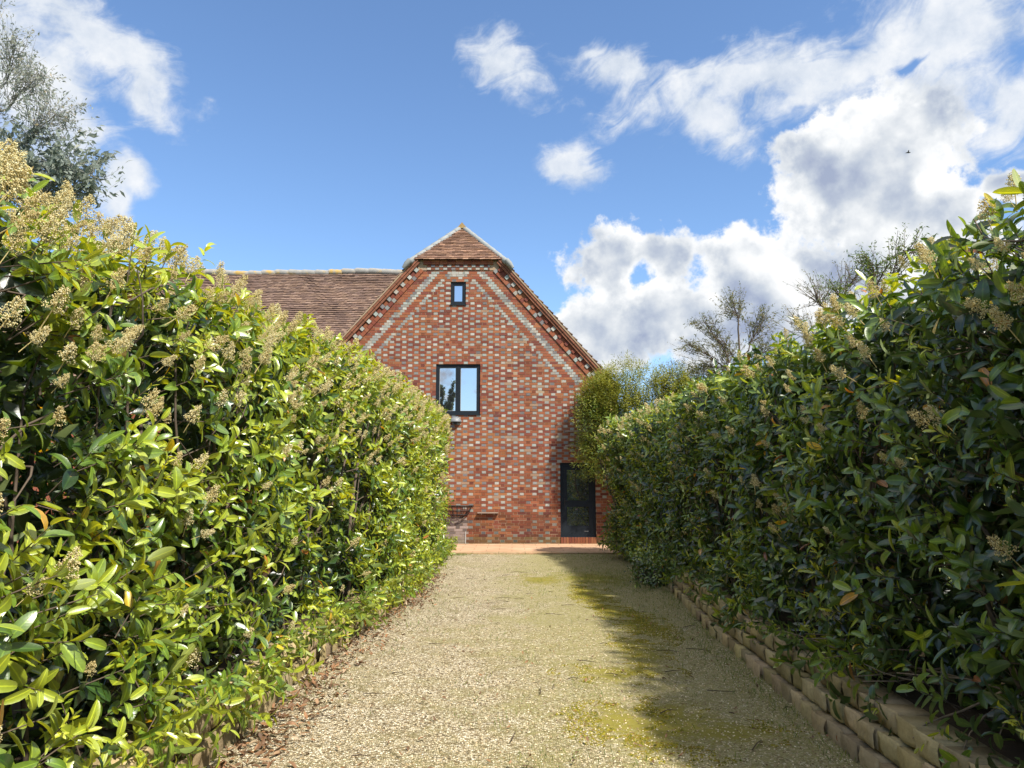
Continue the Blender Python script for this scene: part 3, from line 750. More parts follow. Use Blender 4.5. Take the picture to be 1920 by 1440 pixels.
# hay-rack planter on the wall
def hay_rack():
    e = empty('wall_planter', (-1.43, WY, .7)); tag(e, 'black iron half round hay rack planter hanging low on the brick wall', 'planter')
    x0, x1, zt, zb = -1.82, -1.06, 1.03, .70; cx = (x0+x1)/2; hw = (x1-x0)/2
    g = Geo(); y0 = WY - .02
    def ring(z, rx, ry): 
        a = np.linspace(0, np.pi, 15); return np.stack([cx - rx*np.cos(a), y0 - ry*np.sin(a), 0*a + z], 1)
    tube(g, ring(zt, hw, .24), .010, 6); tube(g, [(x0-.05, y0, zt), (x1+.05, y0, zt)], .012, 6)
    g.build('rim', M_IRON, e)
    g = Geo()
    for (z, f) in ((.91, .90), (.80, .70), (.715, .36)): tube(g, ring(z, hw*f, .24*f), .007, 5); tube(g, [(cx-hw*f, y0, z), (cx+hw*f, y0, z)], .007, 5)
    g.build('hoop', M_IRON, e)
    g = Geo()
    for a in np.linspace(.12, np.pi-.12, 11):
        p = []
        for (z, f) in ((zt, 1.), (.91, .90), (.80, .70), (.715, .36)): p.append((cx - hw*f*math.cos(a), y0 - .24*f*math.sin(a), z))
        tube(g, p, .0065, 5)
    for x in np.linspace(-.8, .8, 5): tube(g, [(cx+hw*x, y0, zt), (cx+hw*x*.72, y0, .80), (cx+hw*x*.36, y0, .715)], .006, 5)
    g.build('upright_bar', M_IRON, e)
hay_rack()
def wall_shelf():
    g = Geo(); V = []
    box(g, -.91, -.36, WY-.11, WY-.002, .832, .858)
    for x in (-.80, -.47): box(g, x-.015, x+.015, WY-.08, WY-.002, .79, .831)
    o = g.build('wall_shelf', M_WOOD); tag(o, 'narrow grey weathered ledge fixed to the wall right of the hay rack', 'shelf')
wall_shelf()
def trellis():
    e = empty('trellis', (1.75, WY, 2.2)); tag(e, 'weathered wooden trellis slats on the wall above the black door', 'trellis')
    g = Geo()
    for z in (3.0, 2.61): box(g, 1.42, 2.35, WY-.045, WY-.022, z-.02, z+.02)
    g.build('rail', M_WOOD, e)
    g = Geo()
    for (x, za, zb) in ((1.78, 2.23, 3.02), (2.14, 2.3, 3.2)): box(g, x-.02, x+.02, WY-.02, WY-.002, za, zb)
    g.build('upright', M_WOOD, e)
trellis()
def wall_lamp():
    e = empty('wall_lamp', (-1.50, WY, 3.28)); tag(e, 'grey dome shaped lamp on the wall just below the casement window', 'lamp')
    g = Geo(); a = np.linspace(0, np.pi/2, 7); b = np.linspace(0, np.pi, 13)
    A, B = np.meshgrid(a, b, indexing='ij')
    V = np.stack([-1.52 + .17*np.cos(A)*np.cos(B), WY - .02 - .15*np.cos(A)*np.sin(B), 3.25 + .13*np.sin(A)], -1)
    n = 13; i = np.arange(6)[:, None]*n + np.arange(12)[None]
    g.add(V, quads=np.stack([i, i+1, i+n+1, i+n], -1).reshape(-1, 4)); g.build('lamp_shade', M_GREYLAMP, e, smooth=True)
    g = Geo(); box(g, -1.60, -1.44, WY-.03, WY-.001, 3.18, 3.40); g.build('back_plate', M_GREYLAMP, e)
    g = Geo(); tube(g, [(-1.52, WY-.08, 3.25), (-1.52, WY-.08, 3.19)], [.05, .04], 8); g.build('bulb_cover', M_IRON, e)
wall_lamp()

# ------------------------------------------------------------------ low block walls along the drive
def path_pts(pts, step):
    pts = arr(pts); seg = np.linalg.norm(np.diff(pts, axis=0), axis=1); cum = np.concatenate([[0], np.cumsum(seg)])
    s = np.arange(0, cum[-1], step); return np.stack([np.interp(s, cum, pts[:, k]) for k in range(2)], 1)
def block_wall(name, pts, courses, h, setback, side, label, seed):
    r = np.random.default_rng(seed); g = Geo(); L = .225
    for k in range(courses):
        p = path_pts(pts, L); off = (k % 2)*.5
        for i in range(len(p) - 1):
            a, b = p[i], p[i+1]; t = (b-a)/np.linalg.norm(b-a); nrm = arr((t[1], -t[0]))*side       # towards the drive
            c = a + (b-a)*(.5+off) - nrm*(.11 + k*setback)
            z0, z1 = k*h - (.05 if k == 0 else 0), (k+1)*h
            l = L/2*.94 + r.normal(0, .004); nx, nz = 10, 6
            # split-faced block: bulging, rough front; flat top
            u = np.array([-1, -.94, -.8, -.45, 0, .45, .8, .94, 1]); nx = 9; w = np.array([0, .06, .3, .7, .94, 1]); Uu, Ww = np.meshgrid(u, w, indexing='ij')
            bul = .013*(1-Uu**8)*(1-(2*Ww-1)**8) + .011*vnoise(np.stack([Uu*1.7 + i*5.3, Ww*2.4 + k*3.1, 0*Uu], -1).reshape(-1, 3)*1.6, seed).reshape(Uu.shape) + r.normal(0, .0022, Uu.shape)
            T = arr((t[0], t[1], 0)); Nn = arr((nrm[0], nrm[1], 0)); C = arr((c[0], c[1], 0))
            dr = .11 + r.normal(0, .011)
            F = C + Uu[..., None]*l*T + (dr - .012 + bul)[..., None]*Nn + arr((0, 0, 1))*(z0 + (z1-z0-.006)*Ww + r.normal(0, .002))[..., None]
            col = arr((.40, .32, .185))*r.uniform(.6, 1.15)*arr((1, r.uniform(.93, 1.03), r.uniform(.8, 1.05)))
            ii = np.arange(nx-1)[:, None]*nz + np.arange(nz-1)[None]
            g.add(F, quads=np.stack([ii, ii+nz, ii+nz+1, ii+1], -1).reshape(-1, 4) if side > 0 else np.stack([ii, ii+1, ii+nz+1, ii+nz], -1).reshape(-1, 4), col=col)
            zt = z1 - .0065
            boxes(g, [C + arr((0, 0, (z0+zt)/2 - .004)) - Nn*.006], T*l, Nn*(.11-.012), (0, 0, (zt-z0)/2 - .006), [col*.9])
    o = g.build(name, M_BLOCK, smooth=True, attr='col'); tag(o, label, 'wall'); return o
LWALL = [(-1.45, -3), (-1.55, 2), (-1.60, 4.2), (-1.62, 6.6), (-1.50, 8.8), (-1.36, 10.5), (-1.42, 13), (-1.6, 16)]
RWALL = [(1.62, -3), (1.74, 2), (1.83, 4.2), (1.88, 5.2), (1.93, 6.3), (2.01, 7.9), (2.3, 11.3), (2.47, 12.6), (2.6, 14.2)]
block_wall('block_wall', LWALL, 2, .15, .03, 1, 'low buff concrete block edging half hidden under the sunlit hedge', 5)
block_wall('block_wall', RWALL, 3, .112, .05, -1, 'low three course buff block wall below the shaded hedge', 6)

# ------------------------------------------------------------------ hedges
def interp(tbl, y): a = arr(tbl); return np.interp(y, a[:, 0], a[:, 1])
LH = dict(sg=1, face_lo=[(0, -1.62), (4, -1.66), (7, -1.62), (10.5, -1.42), (14, -1.42), (17, -1.50)], face_hi=[(0, -1.98), (3, -1.95), (6, -1.80), (10, -1.55), (14, -1.40), (17, -1.38)],
          top=[(0, 2.62), (3, 2.74), (5, 2.86), (8, 2.97), (12, 3.04), (17.2, 3.10)], zb=.30, depth=1.5, y0=.9, y1=17.1)
RH = dict(sg=-1, face_lo=[(-3, 1.95), (4, 2.06), (6, 2.12), (8, 2.20), (11, 2.40), (14.5, 2.32), (16, 2.12), (17.3, 2.15)], face_hi=[(-3, 2.15), (4, 2.24), (6, 2.32), (8, 2.38), (12, 2.38), (14.5, 2.10), (16, 1.90), (17.3, 1.92)],
          top=[(-3, 2.72), (3, 2.76), (5, 2.80), (10, 2.84), (14, 2.86), (17.3, 2.86)], zb=.36, depth=1.7, y0=-3.0, y1=17.2)
def hedge_surf(H, n, part, y, seed=0, inset=0.0):
    """points and outward normals on one side of a hedge"""
    zt = interp(H['top'], y); sg = H['sg']
    end = np.clip((H['y1'] - y)/1.0, 0, 1); endr = (1 - np.sqrt(1 - (1-end)**2))          # rounded far end
    zt = zt - .35*endr
    if part == 'face':
        u = rng.uniform(size=n); zb = H['zb'] * np.where(y > 14.8, .4, 1.0); z = zb + (zt - zb)*u
        f = np.clip((z - .3)/2.6, 0, 1); x = interp(H['face_lo'], y)*(1-f) + interp(H['face_hi'], y)*f
        cr = np.clip((z - (zt - .35))/.35, 0, 1); x = x - sg*(.22*cr**2 + .55*endr)
        N = np.stack([sg*np.ones(n) * (1-.5*cr), .7*endr, .10 + 1.0*cr**2], 1)
    elif part == 'top':
        d = rng.uniform(size=n)*H['depth']; x = interp(H['face_hi'], y) - sg*(.18 + d + .4*endr); z = zt - .06*np.sin(d*2)
        N = np.stack([sg*.15*np.ones(n), 0*y, np.ones(n)], 1)
    else:
        u = rng.uniform(size=n); z = H['zb'] + (zt - H['zb'])*u; x = interp(H['face_hi'], y) - sg*(H['depth'] + .3); N = np.stack([-sg*np.ones(n), 0*y, 0*y], 1)
    P = np.stack([x, y, z], 1); N = unit(N)
    b = vnoise(P*arr((1.5, 2.6, 2.6)), seed) * .065 + vnoise(P*arr((4, 6, 6)), seed + 1) * .04
    return P + N*(b - inset)[:, None], N, zt
def blossom_mesh(seed, n=380, r=.0027):
    """one upright panicle: little buds on side branchlets; origin at its base, axis +Z, about 12 cm"""
    q = np.random.default_rng(seed); g = Geo()
    t = q.uniform(.08, 1, n); ph = q.uniform(0, 6.28, n); rr = (.034*(1 - t*.75) + .004)*q.uniform(.35, 1.1, n)
    # gather buds in sprigs so the head is lumpy and open
    sp = np.floor(q.uniform(0, 16, n)); ph = sp*2.4 + q.normal(0, .35, n); t = np.clip(.1 + .9*(sp/16) + q.normal(0, .05, n), .05, 1.02)
    rr = (.040*(1 - t*.68))*q.uniform(.25, 1.2, n)
    C = np.stack([rr*np.cos(ph), rr*np.sin(ph), t*.105 + rr*.3], 1)
    o6 = arr([[1,0,0],[-1,0,0],[0,1,0],[0,-1,0],[0,0,1],[0,0,-1]])
    s = r*q.uniform(.6, 1.35, n)
    V = C[:, None] + o6[None]*s[:, None, None]
    tr = np.array([[0,2,4],[2,1,4],[1,3,4],[3,0,4],[2,0,5],[1,2,5],[3,1,5],[0,3,5]])
    T = (tr[None] + (np.arange(n)*6)[:, None, None]).reshape(-1, 3)
    base = q.uniform(.35, .75)
    k = np.clip(base + q.normal(0, .2, n), 0, 1)
    A = np.zeros((n, 6, 3)); A[..., 2] = k[:, None]
    g.add(V, tris=T, A=A)
    st = Geo(); tube(st, [(0, 0, -.06), (0, 0, .03), (.002, 0, .115)], [.0022, .002, .001], 4)
    for i in range(16):
        a = i*2.4; z = .012 + .1*i/16; st_r = .034*(1 - z/.12*.7); tube(st, [(0, 0, z), (st_r*math.cos(a), st_r*math.sin(a), z + .012)], [.0012, .0008], 3)
    Vs = np.concatenate(st.V); Qs = np.concatenate(st.F4); As = np.zeros((len(Vs), 3)); As[:, 2] = .32
    g.add(Vs, quads=Qs, A=As)
    return g
BLOS = [blossom_mesh(100 + i) for i in range(6)]
BLOS_LO = [blossom_mesh(200 + i, 90, .0046) for i in range(3)]
def build_hedge(H, label, seed, ndens, flower_n, kb, stems_extra=None):
    sg = H['sg']
    root = empty('hedge', (float(interp(H['face_lo'], 8)) - sg*.8, 8, 0)); tag(root, label, 'hedge')
    g = Geo(); gs = Geo()
    Ly = H['y1'] - H['y0']
    # bands: near / middle / far, each with its own leaf resolution
    for (ya, yb, tpl, m, dens) in ((max(H['y0'], 1.2), 5.2, 'hi', 8, 66), (5.2, 10, 'mid', 8, 68), (10, H['y1'], 'mid', 7, 76), (H['y0'], 1.2, 'low', 6, 45)):
        if yb <= ya: continue
        for (part, width, f) in (('face', 2.5, 1.0), ('top', H['depth'], .75), ('back', 2.5, .95)):
            n = int(width*(yb-ya)*dens*f*ndens)
            y = rng.uniform(ya, yb, n)
            P, N, zt = hedge_surf(H, n, part, y, seed)
            # thin spots: leave dark hollows where a noise field is low
            hol = vnoise(P*arr((2.2, 3.4, 3.4)), seed + 20)
            keep = (hol > np.interp(P[:, 1], [3, 6, 10], [-.06, -.16, -.26])) | (rng.uniform(size=n) < .12) | (part != 'face')
            P, N, zt = P[keep], N[keep], zt[keep]; n = len(P)
            dep = .22*rng.uniform(0, 1, n)**1.3
            D = N*.75 + arr((0, 0, .42)) + rng.normal(0, .38, (n, 3))
            yp = .07 + .16*np.clip((1.0 - P[:, 2])/.7, 0, 1)
            young = rng.uniform(size=n) < yp
            Ls = rng.uniform(.12, .24, n)
            L = rng.uniform(.094, .156, n)
            lit_k = kb + .12*np.clip((P[:, 2] - 1.8)/1.0, 0, 1) + .08*vnoise(P*3, seed + 3)  # leaf tint carries the light: level per hedge, paler towards the top
            # split so that leaf sizes vary
            shoots(g, P - N*(dep + .05)[:, None], D, Ls, m if part != 'back' else 5, L, .36, lit_k, tpl if part != 'back' else 'low', young, .30,
                   stemgeo=gs if (part == 'face' and tpl == 'hi') else None)
        # inner leaves closing the view through the hedge, tinted dark as painted shade
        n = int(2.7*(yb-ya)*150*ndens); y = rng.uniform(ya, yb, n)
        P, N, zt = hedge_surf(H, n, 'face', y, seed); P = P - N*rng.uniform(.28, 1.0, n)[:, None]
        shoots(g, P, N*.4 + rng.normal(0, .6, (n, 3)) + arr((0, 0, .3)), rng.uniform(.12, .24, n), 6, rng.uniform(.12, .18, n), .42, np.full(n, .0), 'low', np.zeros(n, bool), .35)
    # leaves hanging over the block wall
    n = int(Ly*(30 if sg > 0 else 13)); y = rng.uniform(H['y0'] + .3, H['y1'], n)
    P, N, zt = hedge_surf(H, n, 'face', y, seed); P[:, 2] = H['zb'] + rng.uniform(-.14, .15, n); P[:, 0] = interp(H['face_lo'], y) + sg*rng.uniform(-.1, .12, n)
    shoots(g, P, N*.8 + arr((0, 0, -.25)) + rng.normal(0, .3, (n, 3)), rng.uniform(.1, .2, n), 7, rng.uniform(.09, .13, n), .36, np.full(n, kb), 'mid', rng.uniform(size=n) < .15, .5)
    g.build('foliage', M_LAUREL, root, smooth=True, attr='leaf')
    # stems
    r = np.random.default_rng(seed + 7)
    for i in range(int(Ly*5.5)):
        y = r.uniform(H['y0'], H['y1']); x = float(interp(H['face_lo'], y)) - sg*r.uniform(.25, .9); zt = float(interp(H['top'], y))
        p = arr((x, y, .05)); d = arr((sg*r.normal(.12, .2), r.normal(0, .25), 1.0)); pts = [p]
        h = r.uniform(.7, .97)*zt; ns = 7
        for k in range(ns):
            d = d + r.normal(0, .16, 3)*arr((.8, 1, .2)); d[2] = max(d[2], .4); p = p + d/np.linalg.norm(d)*h/ns; pts.append(p)
            f = float(interp(H['face_hi'], p[1])) - sg*.12
            if (p[0] - f)*sg > 0: p[0] = f
            if k >= 1 and r.uniform() < .75:       # side branches reaching for the face
                q = p.copy(); e = arr((sg*r.uniform(.25, 1.), r.normal(0, .8), r.uniform(.05, .9))); bp = [q]
                for kk in range(3):
                    e = e + r.normal(0, .22, 3); q = q + e/np.linalg.norm(e)*r.uniform(.1, .2)
                    f = float(interp(H['face_hi'], q[1])) + sg*.0
                    if (q[0] - f)*sg > 0: q = q.copy(); q[0] = f
                    bp.append(q)
                if bp[-1][2] < zt: tube(gs, bp, np.linspace(.0075, .003, 4), 5)
        r0 = r.uniform(.012, .026); tube(gs, pts, np.linspace(r0, r0*.35, len(pts)), 6)
    gs.build('stem', M_STEM, root, smooth=True)
    # blossom heads: the hundred nearest as parts of their own, the rest as one
    r = np.random.default_rng(seed + 9); fl = []
    yy = H['y0'] + .6 + (Ly - .7)*r.uniform(size=flower_n)**1.25
    for part, cnt in (('face', flower_n), ('top', int(flower_n*.3))):
        y = yy[:cnt] if part == 'face' else r.uniform(H['y0'] + .6, H['y1'], cnt)
        P, N, zt = hedge_surf(H, cnt, part, y, seed)
        for i in range(cnt):
            rel = (P[i, 2] - H['zb'])/(zt[i] - H['zb'])
            if part == 'face' and r.uniform() > .05 + .85*max(0, rel - .3)**1.5: continue
            fl.append((P[i] + N[i]*.03, unit(N[i]*.7 + arr((0, 0, .8)) + r.normal(0, .25, 3)), r.uniform(.6, 1.15)*(1.2 if rel > .75 else 1)))
    fl = [f for f in fl if f[0][1] > .9]
    fl.sort(key=lambda f: np.linalg.norm(f[0] - arr((0, 0, CAM_H))) - (3 if f[0][1] < 1 else 0))
    def frame(d):
        ax = Vector(d).normalized(); return ax.to_track_quat('Z', 'Y').to_matrix()
    # heads outside the view go into the shared mesh
    def inview(p): return p[1] > .5 and abs(p[0])/p[1] < .75
    near = [f for f in fl if inview(f[0])][:100]; nid = set(id(f) for f in near)
    ms = []
    for i, b in enumerate(BLOS):
        key = 'blossom_head_%d' % i
        me = bpy.data.meshes.get(key) or b.mesh(key, False, 'leaf')
        if not me.materials: me.materials.append(M_BLOSSOM)
        ms.append(me)
    for f in near:
        o = bpy.data.objects.new('blossom', ms[r.integers(0, len(ms))]); COL.objects.link(o)
        o.parent = root
        Mx = frame(f[1]).to_4x4() @ Matrix.Rotation(r.uniform(0, 6.28), 4, 'Z') @ Matrix.Scale(f[2], 4)
        Mx.translation = Vector(f[0]) - root.location; o.matrix_local = Mx
    gb = Geo()
    for f in fl:
        if id(f) in nid: continue
        b = BLOS_LO[r.integers(0, 3)] if f[0][1] > 7 else BLOS[r.integers(0, 6)]
        Mx = np.array(frame(f[1])); off = 0
        V = np.concatenate(b.V)*f[2] @ Mx.T + f[0]; A = np.concatenate(b.A)
        gb.add(V, quads=np.concatenate(b.F4), tris=np.concatenate(b.F3), A=A)
    o = gb.build('blossoms', M_BLOSSOM, root, attr='leaf'); o['kind'] = 'stuff'
    print(label[:20], 'flowers', len(fl), 'leaf verts', g.n)
    return root
lh = build_hedge(LH, 'sunlit laurel hedge with bright glossy leaves and cream blossom along the pale edging', 40, 1.0, 2300, .54)  # base tint raised: sunlight put into the leaf colour, same species on both sides
rh = build_hedge(RH, 'shaded dark green laurel hedge above the three course block wall', 80, 1.22, 1400, .27)  # base tint lowered: shade put into the leaf colour
# soil beds the hedges stand in
for pts, sg, zt in ((LWALL, -1, .22), (RWALL, 1, .31)):
    q = path_pts(pts, .5); gsb = Geo(); n = len(q)
    V = np.concatenate([np.c_[q[:, 0] + sg*.22, q[:, 1], np.full(n, -.05)], np.c_[q[:, 0] + sg*.22, q[:, 1], np.full(n, zt)], np.c_[q[:, 0] + sg*2.6, q[:, 1], np.full(n, zt)]])
    k = np.arange(n-1); gsb.add(V, quads=np.concatenate([np.stack([k, k+1, n+k+1, n+k], 1), np.stack([n+k, n+k+1, 2*n+k+1, 2*n+k], 1)]))
    o = gsb.build('soil', M_SOIL); o['kind'] = 'structure'

# ------------------------------------------------------------------ trees and shrubs
def clump_tree(name, label, base, top, clumps, seed, leafmat, L, wr, k0=.4, trunk_r=.07, bark=None, group=None, hang=.2, twig=.0035, up=.15):
    """tree with a chosen silhouette: limbs run from the trunk to each clump, twigs fan out in it and carry the leaves
    clump = (centre, radii, twigs, leaves per twig, leaf size factor, tint shift, height on the trunk 0-1)"""
    r = np.random.default_rng(seed); root = empty(name, base); tag(root, label, 'tree', group)
    gt = Geo(); g = Geo(); base, top = arr(base), arr(top)
    s_ = np.linspace(0, 1, 9); trunk = base + (top - base)*s_[:, None] + np.c_[np.sin(s_*4 + seed)*.12*s_, np.cos(s_*3 + seed)*.12*s_, 0*s_]
    tube(gt, trunk, trunk_r*(1 - .6*s_), 8)
    for (c, rad, nt, nl, lf, dk, hh) in clumps:
        c, rad = arr(c), arr(rad); i0 = int(hh*8); a = trunk[i0]
        m = (a + c)/2 + r.normal(0, .12, 3) + arr((0, 0, .12*np.linalg.norm(c - a)))*(-.4 if hh > .8 else .3)
        tt = np.linspace(0, 1, 7)[:, None]; limb = (1-tt)**2*a + 2*tt*(1-tt)*m + tt**2*c + r.normal(0, .03, (7, 3))*np.sin(tt*np.pi)
        tube(gt, limb, np.linspace(trunk_r*.38, twig*2.2, 7), 6)
        u = unit(r.normal(size=(nt, 3)) + arr((0, 0, up))); end = c + u*rad*(r.uniform(.35, 1.0, nt)**.6)[:, None]
        end += (vnoise(end*2.3, seed)*.12)[:, None]*u
        st = limb[r.integers(3, 7, nt)] + r.normal(0, .03, (nt, 3))
        mid = st*.5 + end*.5 + r.normal(0, .06, (nt, 3))*rad.mean()*1.4
        for i in range(nt): tube(gt, [st[i], mid[i], end[i]], [twig*1.6, twig, twig*.45], 4)
        idx = np.repeat(np.arange(nt), nl); n = len(idx); t_ = r.uniform(.25, 1.05, n)[:, None]
        P = (1-t_)**2*st[idx] + 2*t_*(1-t_)*mid[idx] + t_**2*end[idx] + r.normal(0, .018, (n, 3))
        D = unit(end[idx] - mid[idx])*.7 + r.normal(0, .6, (n, 3)) + arr((0, 0, -hang))
        Ln = L*lf*r.uniform(.6, 1.3, n); k = np.clip(r.normal(k0 + dk, .2, n), 0, 1)
        leaves(g, P, D, r.normal(size=(n, 3)) + arr((0, 0, .8)), Ln, Ln*wr*.5, k, r.uniform(0, .8, n), r.uniform(0, .3, n), 'low')
    gt.build('trunk', bark or M_STEM, root, smooth=True); g.build('crown', leafmat, root, smooth=True, attr='leaf')
    return root
ez = 8.0
clump_tree('eucalyptus_tree', 'silvery grey eucalyptus crown rising above the sunlit hedge', (-6.3, 8.2, 0), (-6.1, 8.2, 6.6),
    [((-5.15, 8.1, 5.15), (.55, .6, .40), 70, 24, 1.5, -.12, .6), ((-5.65, 8.0, 5.2), (.5, .6, .45), 60, 24, 1.5, -.12, .65), ((-4.85, 8.2, 5.05), (.32, .4, .36), 34, 20, 1.4, -.05, .6), ((-6.1, 8.0, 5.1), (.6, .6, .5), 50, 22, 1.4, -.1, .6),
     ((-5.2, 8.0, 5.7), (.40, .5, .36), 80, 12, .75, .22, .75), ((-5.45, 8.0, 6.15), (.34, .5, .42), 80, 11, .68, .25, .9), ((-5.75, 8.0, 6.5), (.30, .5, .42), 70, 10, .65, .25, .95), ((-5.95, 8.0, 5.8), (.5, .5, .6), 80, 12, .75, .2, .85), ((-6.3, 8.0, 7.4), (.5, .5, .5), 50, 10, .7, .2, 1.0)],
    21, M_EUC, .062, .40, .36, .05, bark=M_PALEBARK, hang=.45, twig=.0024)
GR = 'trees behind the shaded hedge'
clump_tree('olive_tree', 'slender dark limbed tree with airy crown behind the shaded hedge', (6.1, 19, 0), (5.95, 19, 5.4),
    [((5.75, 19, 6.25), (.55, .5, .55), 60, 13, 1, 0, 1.0), ((5.0, 19, 5.75), (.62, .5, .35), 50, 12, 1, 0, .9), ((4.6, 19, 5.15), (.6, .5, .30), 46, 11, 1, .05, .8), ((6.5, 19, 5.8), (.55, .5, .5), 55, 12, 1, 0, .95), ((5.5, 19, 5.2), (.75, .5, .45), 60, 13, 1, .05, .85), ((6.6, 19, 5.1), (.6, .5, .4), 50, 20, 1, 0, .8),
     ((5.2, 19.2, 4.6), (.9, .5, .4), 70, 20, 1, .15, .7)],
    33, M_WISPY, .075, .30, .5, .06, group=GR, twig=.004)
clump_tree('bare_tree', 'thin nearly leafless twiggy tree behind the shaded hedge', (8.0, 17, 0), (7.6, 17, 5.2),
    [((7.1, 17, 5.9), (.8, .5, .7), 60, 5, 1, .1, 1.0), ((8.0, 17, 6.3), (.7, .5, .7), 60, 4, 1, .1, 1.0), ((6.6, 17, 5.3), (.7, .5, .5), 50, 7, 1, .1, .85), ((8.6, 17, 6.0), (.7, .5, .7), 50, 4, 1, .1, .9)],
    35, M_WISPY, .06, .34, .5, .06, group=GR, twig=.0045, up=.8)
clump_tree('acacia_tree', 'feathery green tree top just above the shaded hedge', (4.9, 9.6, 0), (4.9, 9.6, 3.8),
    [((4.75, 9.5, 4.35), (.45, .4, .38), 46, 26, 1, 0, 1.0), ((4.2, 9.5, 4.05), (.32, .4, .28), 26, 20, 1, 0, .95), ((5.25, 9.5, 4.55), (.42, .4, .36), 36, 24, 1, 0, 1.0), ((6.1, 9.5, 4.5), (.5, .4, .4), 36, 22, 1, 0, .9)],
    36, M_FEATHER, .045, .28, .32, .05, group=GR, twig=.004, up=.5)

def shrub(name, label, c, rad, n, leafmat, L, wr, k0, seed, upr=.8, m=7, group=None, cat='shrub', flat=1.0):
    """bush of upright narrow-leaved shoots on an uneven rounded mass"""
    global rng
    rng = np.random.default_rng(seed)
    root = empty(name, (c[0], c[1], 0)); tag(root, label, cat, group)
    U = unit(rng.normal(size=(n, 3)))
    U = np.sign(U)*np.abs(U)**.72; q = rng.uniform(.12, 1.0, n)**.5
    P = arr((c[0], c[1], c[2])) + U*arr(rad)*q[:, None]
    P = P + U*(vnoise(P*1.9, seed)*.32 + vnoise(P*5, seed+1)*.10)[:, None]
    P[:, 2] = np.maximum(P[:, 2], .08); P = P[rng.uniform(size=n) < np.clip(1.0 + .6*vnoise(P*arr((2.6, 2.6, 2.0)), seed+7), .35, 1)]; n = len(P); U = unit(P - arr((c[0], c[1], c[2])))
    D = U*.55 + arr((0, 0, upr)) + rng.normal(0, .3, (n, 3))
    g = Geo(); kk = k0 + .25*(U[:, 2] > .4) + .15*vnoise(P*2.5, seed+2)  # upward-facing shoots paler: light from above put into the tint
    shoots(g, P, D, rng.uniform(.14, .34, n), m, np.full(n, L), wr, kk, 'low', np.zeros(n, bool), .15)
    # fix tint range for this material (shoots() clips below .74)
    g.build('foliage', leafmat, root, smooth=True, attr='leaf')
    gs = Geo(); r = np.random.default_rng(seed+4)
    for i in range(26):
        u = unit(r.normal(size=3)); u[2] = abs(u[2])
        e = arr(c) + u*arr(rad)*.8; b = arr((c[0] + r.normal(0, .15), c[1] + r.normal(0, .15), 0)); mid = (b+e)/2 + r.normal(0, .15, 3)
        tube(gs, [b, mid, e], [.02, .014, .004], 5)
    gs.build('stem', M_STEM, root, smooth=True)
    return root
shrub('tall_shrub', 'tall yellow green narrow leaved shrub hiding the right end of the gable wall', (3.6, 19.4, 2.95), (1.95, .42, 1.62), 10000, M_FEATHER, .115, .20, .56, 61, m=8)
shrub('brown_shrub', 'brownish twiggy shrub behind the tall yellow green shrub', (5.6, 19.9, 2.9), (2.4, .8, 1.95), 11000, M_BROWN, .055, .34, .42, 62, .5)
shrub('low_weed', 'dark leafy weed at the far end of the three course block wall', (2.22, 11.9, .12), (.26, .8, .24), 300, M_LAUREL, .075, .42, .30, 63, .5, group=None, cat='weed')

# a tree on the near side, seen only mirrored in the windows
clump_tree('birch_tree', 'dark bushy tree behind the viewer mirrored in the casement panes', (-5.6, -19, 0), (-5.5, -19, 9.0),
    [((-5.8, -19, 7.9), (.8, .8, 1.3), 80, 26, 1, -.2, .7), ((-5.0, -19, 7.6), (.55, .8, 1.2), 70, 26, 1, -.2, .7), ((-4.7, -19, 9.2), (.16, .3, 1.1), 26, 22, 1, -.2, .8), ((-5.6, -19, 9.2), (.35, .4, .9), 30, 22, 1, -.2, .9), ((-5.2, -19, 4.5), (1.2, 1, 1.6), 60, 26, 1, -.2, .4)],
    71, M_WISPY, .20, .4, .2, .12, twig=.01)

# ------------------------------------------------------------------ grass, litter, twigs
def scatter_grass():
    g = Geo(); r = np.random.default_rng(90); P = []; 
    def clump(cx, cy, sx, sy, n): P.append(np.stack([r.normal(cx, sx, n), r.normal(cy, sy, n), np.zeros(n)], 1))
    for y in np.arange(4.4, 15.5, .25):
        x = float(np.interp(y, arr(RWALL)[:, 1], arr(RWALL)[:, 0])) - .03
        if r.uniform() < .75: clump(x - abs(r.normal(0, .05)), y, .06, .12, r.integers(10, 50))
        x = float(np.interp(y, arr(LWALL)[:, 1], arr(LWALL)[:, 0])) + .12
        if r.uniform() < .4: clump(x + abs(r.normal(0, .15)), y, .08, .12, r.integers(6, 26))
    clump(-1.35, 16.9, .28, .16, 900); clump(1.75, 12.2, .35, 1.2, 2400); clump(1.1, 12.6, .6, .9, 900); clump(1.5, 8.6, .3, .8, 600); clump(1.75, 6.0, .12, .9, 500); clump(1.8, 16.2, .4, .6, 700); clump(.4, 17.0, 1.2, .1, 260); clump(-.7, 9.5, .35, .9, 260)
    for _ in range(130): clump(r.uniform(-1.2, 2.2), 4 + 12*r.uniform()**1.3, .06, .08, r.integers(4, 18))
    P = np.concatenate(P); P = P[(P[:, 1] < 17.15)]; n = len(P)
    hgt = r.uniform(.018, .065, n); D = np.stack([r.normal(0, .45, n), r.normal(0, .45, n), np.ones(n)], 1)
    P[:, 2] = .01
    leaves(g, P, D, r.normal(size=(n, 3)), hgt, np.full(n, .0022), np.clip(r.normal(.5, .25, n), 0, 1), r.uniform(0, 1.2, n), np.zeros(n), 'low')
    o = g.build('grass', M_GRASS, attr='leaf'); o['kind'] = 'stuff'; o['label'] = 'thin grass blades and weeds growing through the gravel'
scatter_grass()
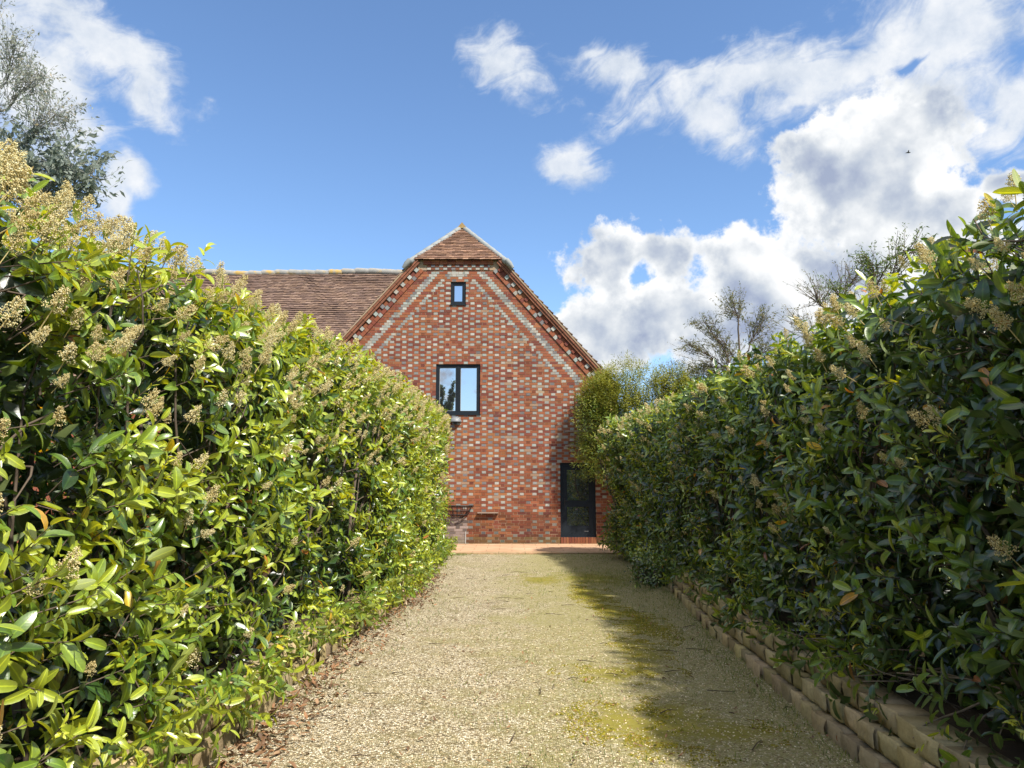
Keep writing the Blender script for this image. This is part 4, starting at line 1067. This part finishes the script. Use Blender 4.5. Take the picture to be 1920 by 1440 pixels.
def scatter_litter():
    g = Geo(); r = np.random.default_rng(91); n = 1500
    y = 3.6 + 9.5*r.uniform(size=n)**1.4; x = np.interp(y, arr(LWALL)[:, 1], arr(LWALL)[:, 0]) + .03 + np.abs(r.normal(0, .17, n))*np.where(y < 8, 1.15, .8)
    n2 = 600; x2 = r.uniform(-1.4, 1.9, n2); y2 = 3.8 + 12*r.uniform(size=n2)**1.3
    x = np.concatenate([x, x2]); y = np.concatenate([y, y2]); n += n2
    P = np.stack([x, y, .018 + r.uniform(0, .022, n)], 1)
    D = np.stack([r.normal(size=n), r.normal(size=n), r.normal(0, .15, n)], 1)
    L = r.uniform(.022, .070, n); L[-n2:] *= .6
    leaves(g, P, D, np.stack([r.normal(0, .4, n), r.normal(0, .4, n), np.ones(n)], 1), L, L*.19, np.clip(r.beta(1.6, 1.6, n), 0, 1), r.uniform(-1.6, 1.2, n), r.uniform(.1, .9, n), 'mid')
    o = g.build('fallen_leaves', M_LITTER, smooth=True, attr='leaf'); o['kind'] = 'stuff'; o['label'] = 'dry brown leaves lying along the foot of the sunlit hedge'
    gt = Geo()
    for i in range(46):
        yy = 3.9 + 10*r.uniform()**1.2; xx = r.uniform(-1.3, 2.1); a = r.uniform(-.5, .5) if r.uniform() < .7 else r.uniform(0, 3.14); l = r.uniform(.05, .22)
        p0 = arr((xx, yy, .026)); d = arr((math.cos(a), math.sin(a), 0))*l
        tube(gt, [p0, p0 + d*.5 + arr((0, r.normal(0, .012), .006)), p0 + d], [.0035, .003, .0018], 5)
    o = gt.build('twigs', simple('dark_twig', (.07, .05, .035), .9, .2, .4, 30)); o['kind'] = 'stuff'; o['label'] = 'small dark twigs lying on the gravel'
scatter_litter()
# bare creeping stems sprawling over the end of the right block wall
def creeper():
    r = np.random.default_rng(95); g = Geo()
    for i in range(16):
        y = r.uniform(3.6, 5.2); p = arr((2.3 + r.uniform(0, .25), y, .40 + r.uniform(0, .10))); d = arr((-1, r.normal(0, .5), -.12)); pts = [p]
        for k in range(7):
            d = d + r.normal(0, .38, 3)*arr((1, 1, .25)); p = p + unit(d)*.10; p[2] = max(p[2], (.352 if p[0] > 2.06 else .24)); pts.append(p.copy())
        pts = [q for q in pts if q[0] > 1.9]
        if len(pts) > 3: tube(g, pts, np.linspace(r.uniform(.004, .009), .0025, len(pts)), 6)
    o = g.build('creeping_stem', M_TWIG, smooth=True); tag(o, 'pale bare creeping stems sprawling over the top of the three course block wall', 'creeper')
creeper()
def bird():
    e = empty('bird', (26.9, 48.0, 24.1)); tag(e, 'tiny dark bird flying in front of the tallest white cloud', 'bird')
    c = arr((26.9, 48.0, 24.1)); g = Geo()
    tube(g, [c + arr((-.16, 0, -.02)), c + arr((-.07, 0, 0)), c + arr((.04, 0, .01)), c + arr((.13, 0, .02)), c + arr((.17, 0, .02))], [.01, .035, .045, .03, .006], 8)
    for s in (-1, 1): g.add([c + arr((.05, 0, .02)), c + arr((.0, s*.14, .10)), c + arr((-.1, s*.27, .08)), c + arr((-.06, 0, .01)), c + arr((.05, 0, .03)), c + arr((.0, s*.14, .11)), c + arr((-.1, s*.27, .085)), c + arr((-.06, 0, .02))], quads=[[0,1,2,3],[4,7,6,5],[0,4,5,1],[3,2,6,7]])
    g.build('body', M_IRON, e)
bird()
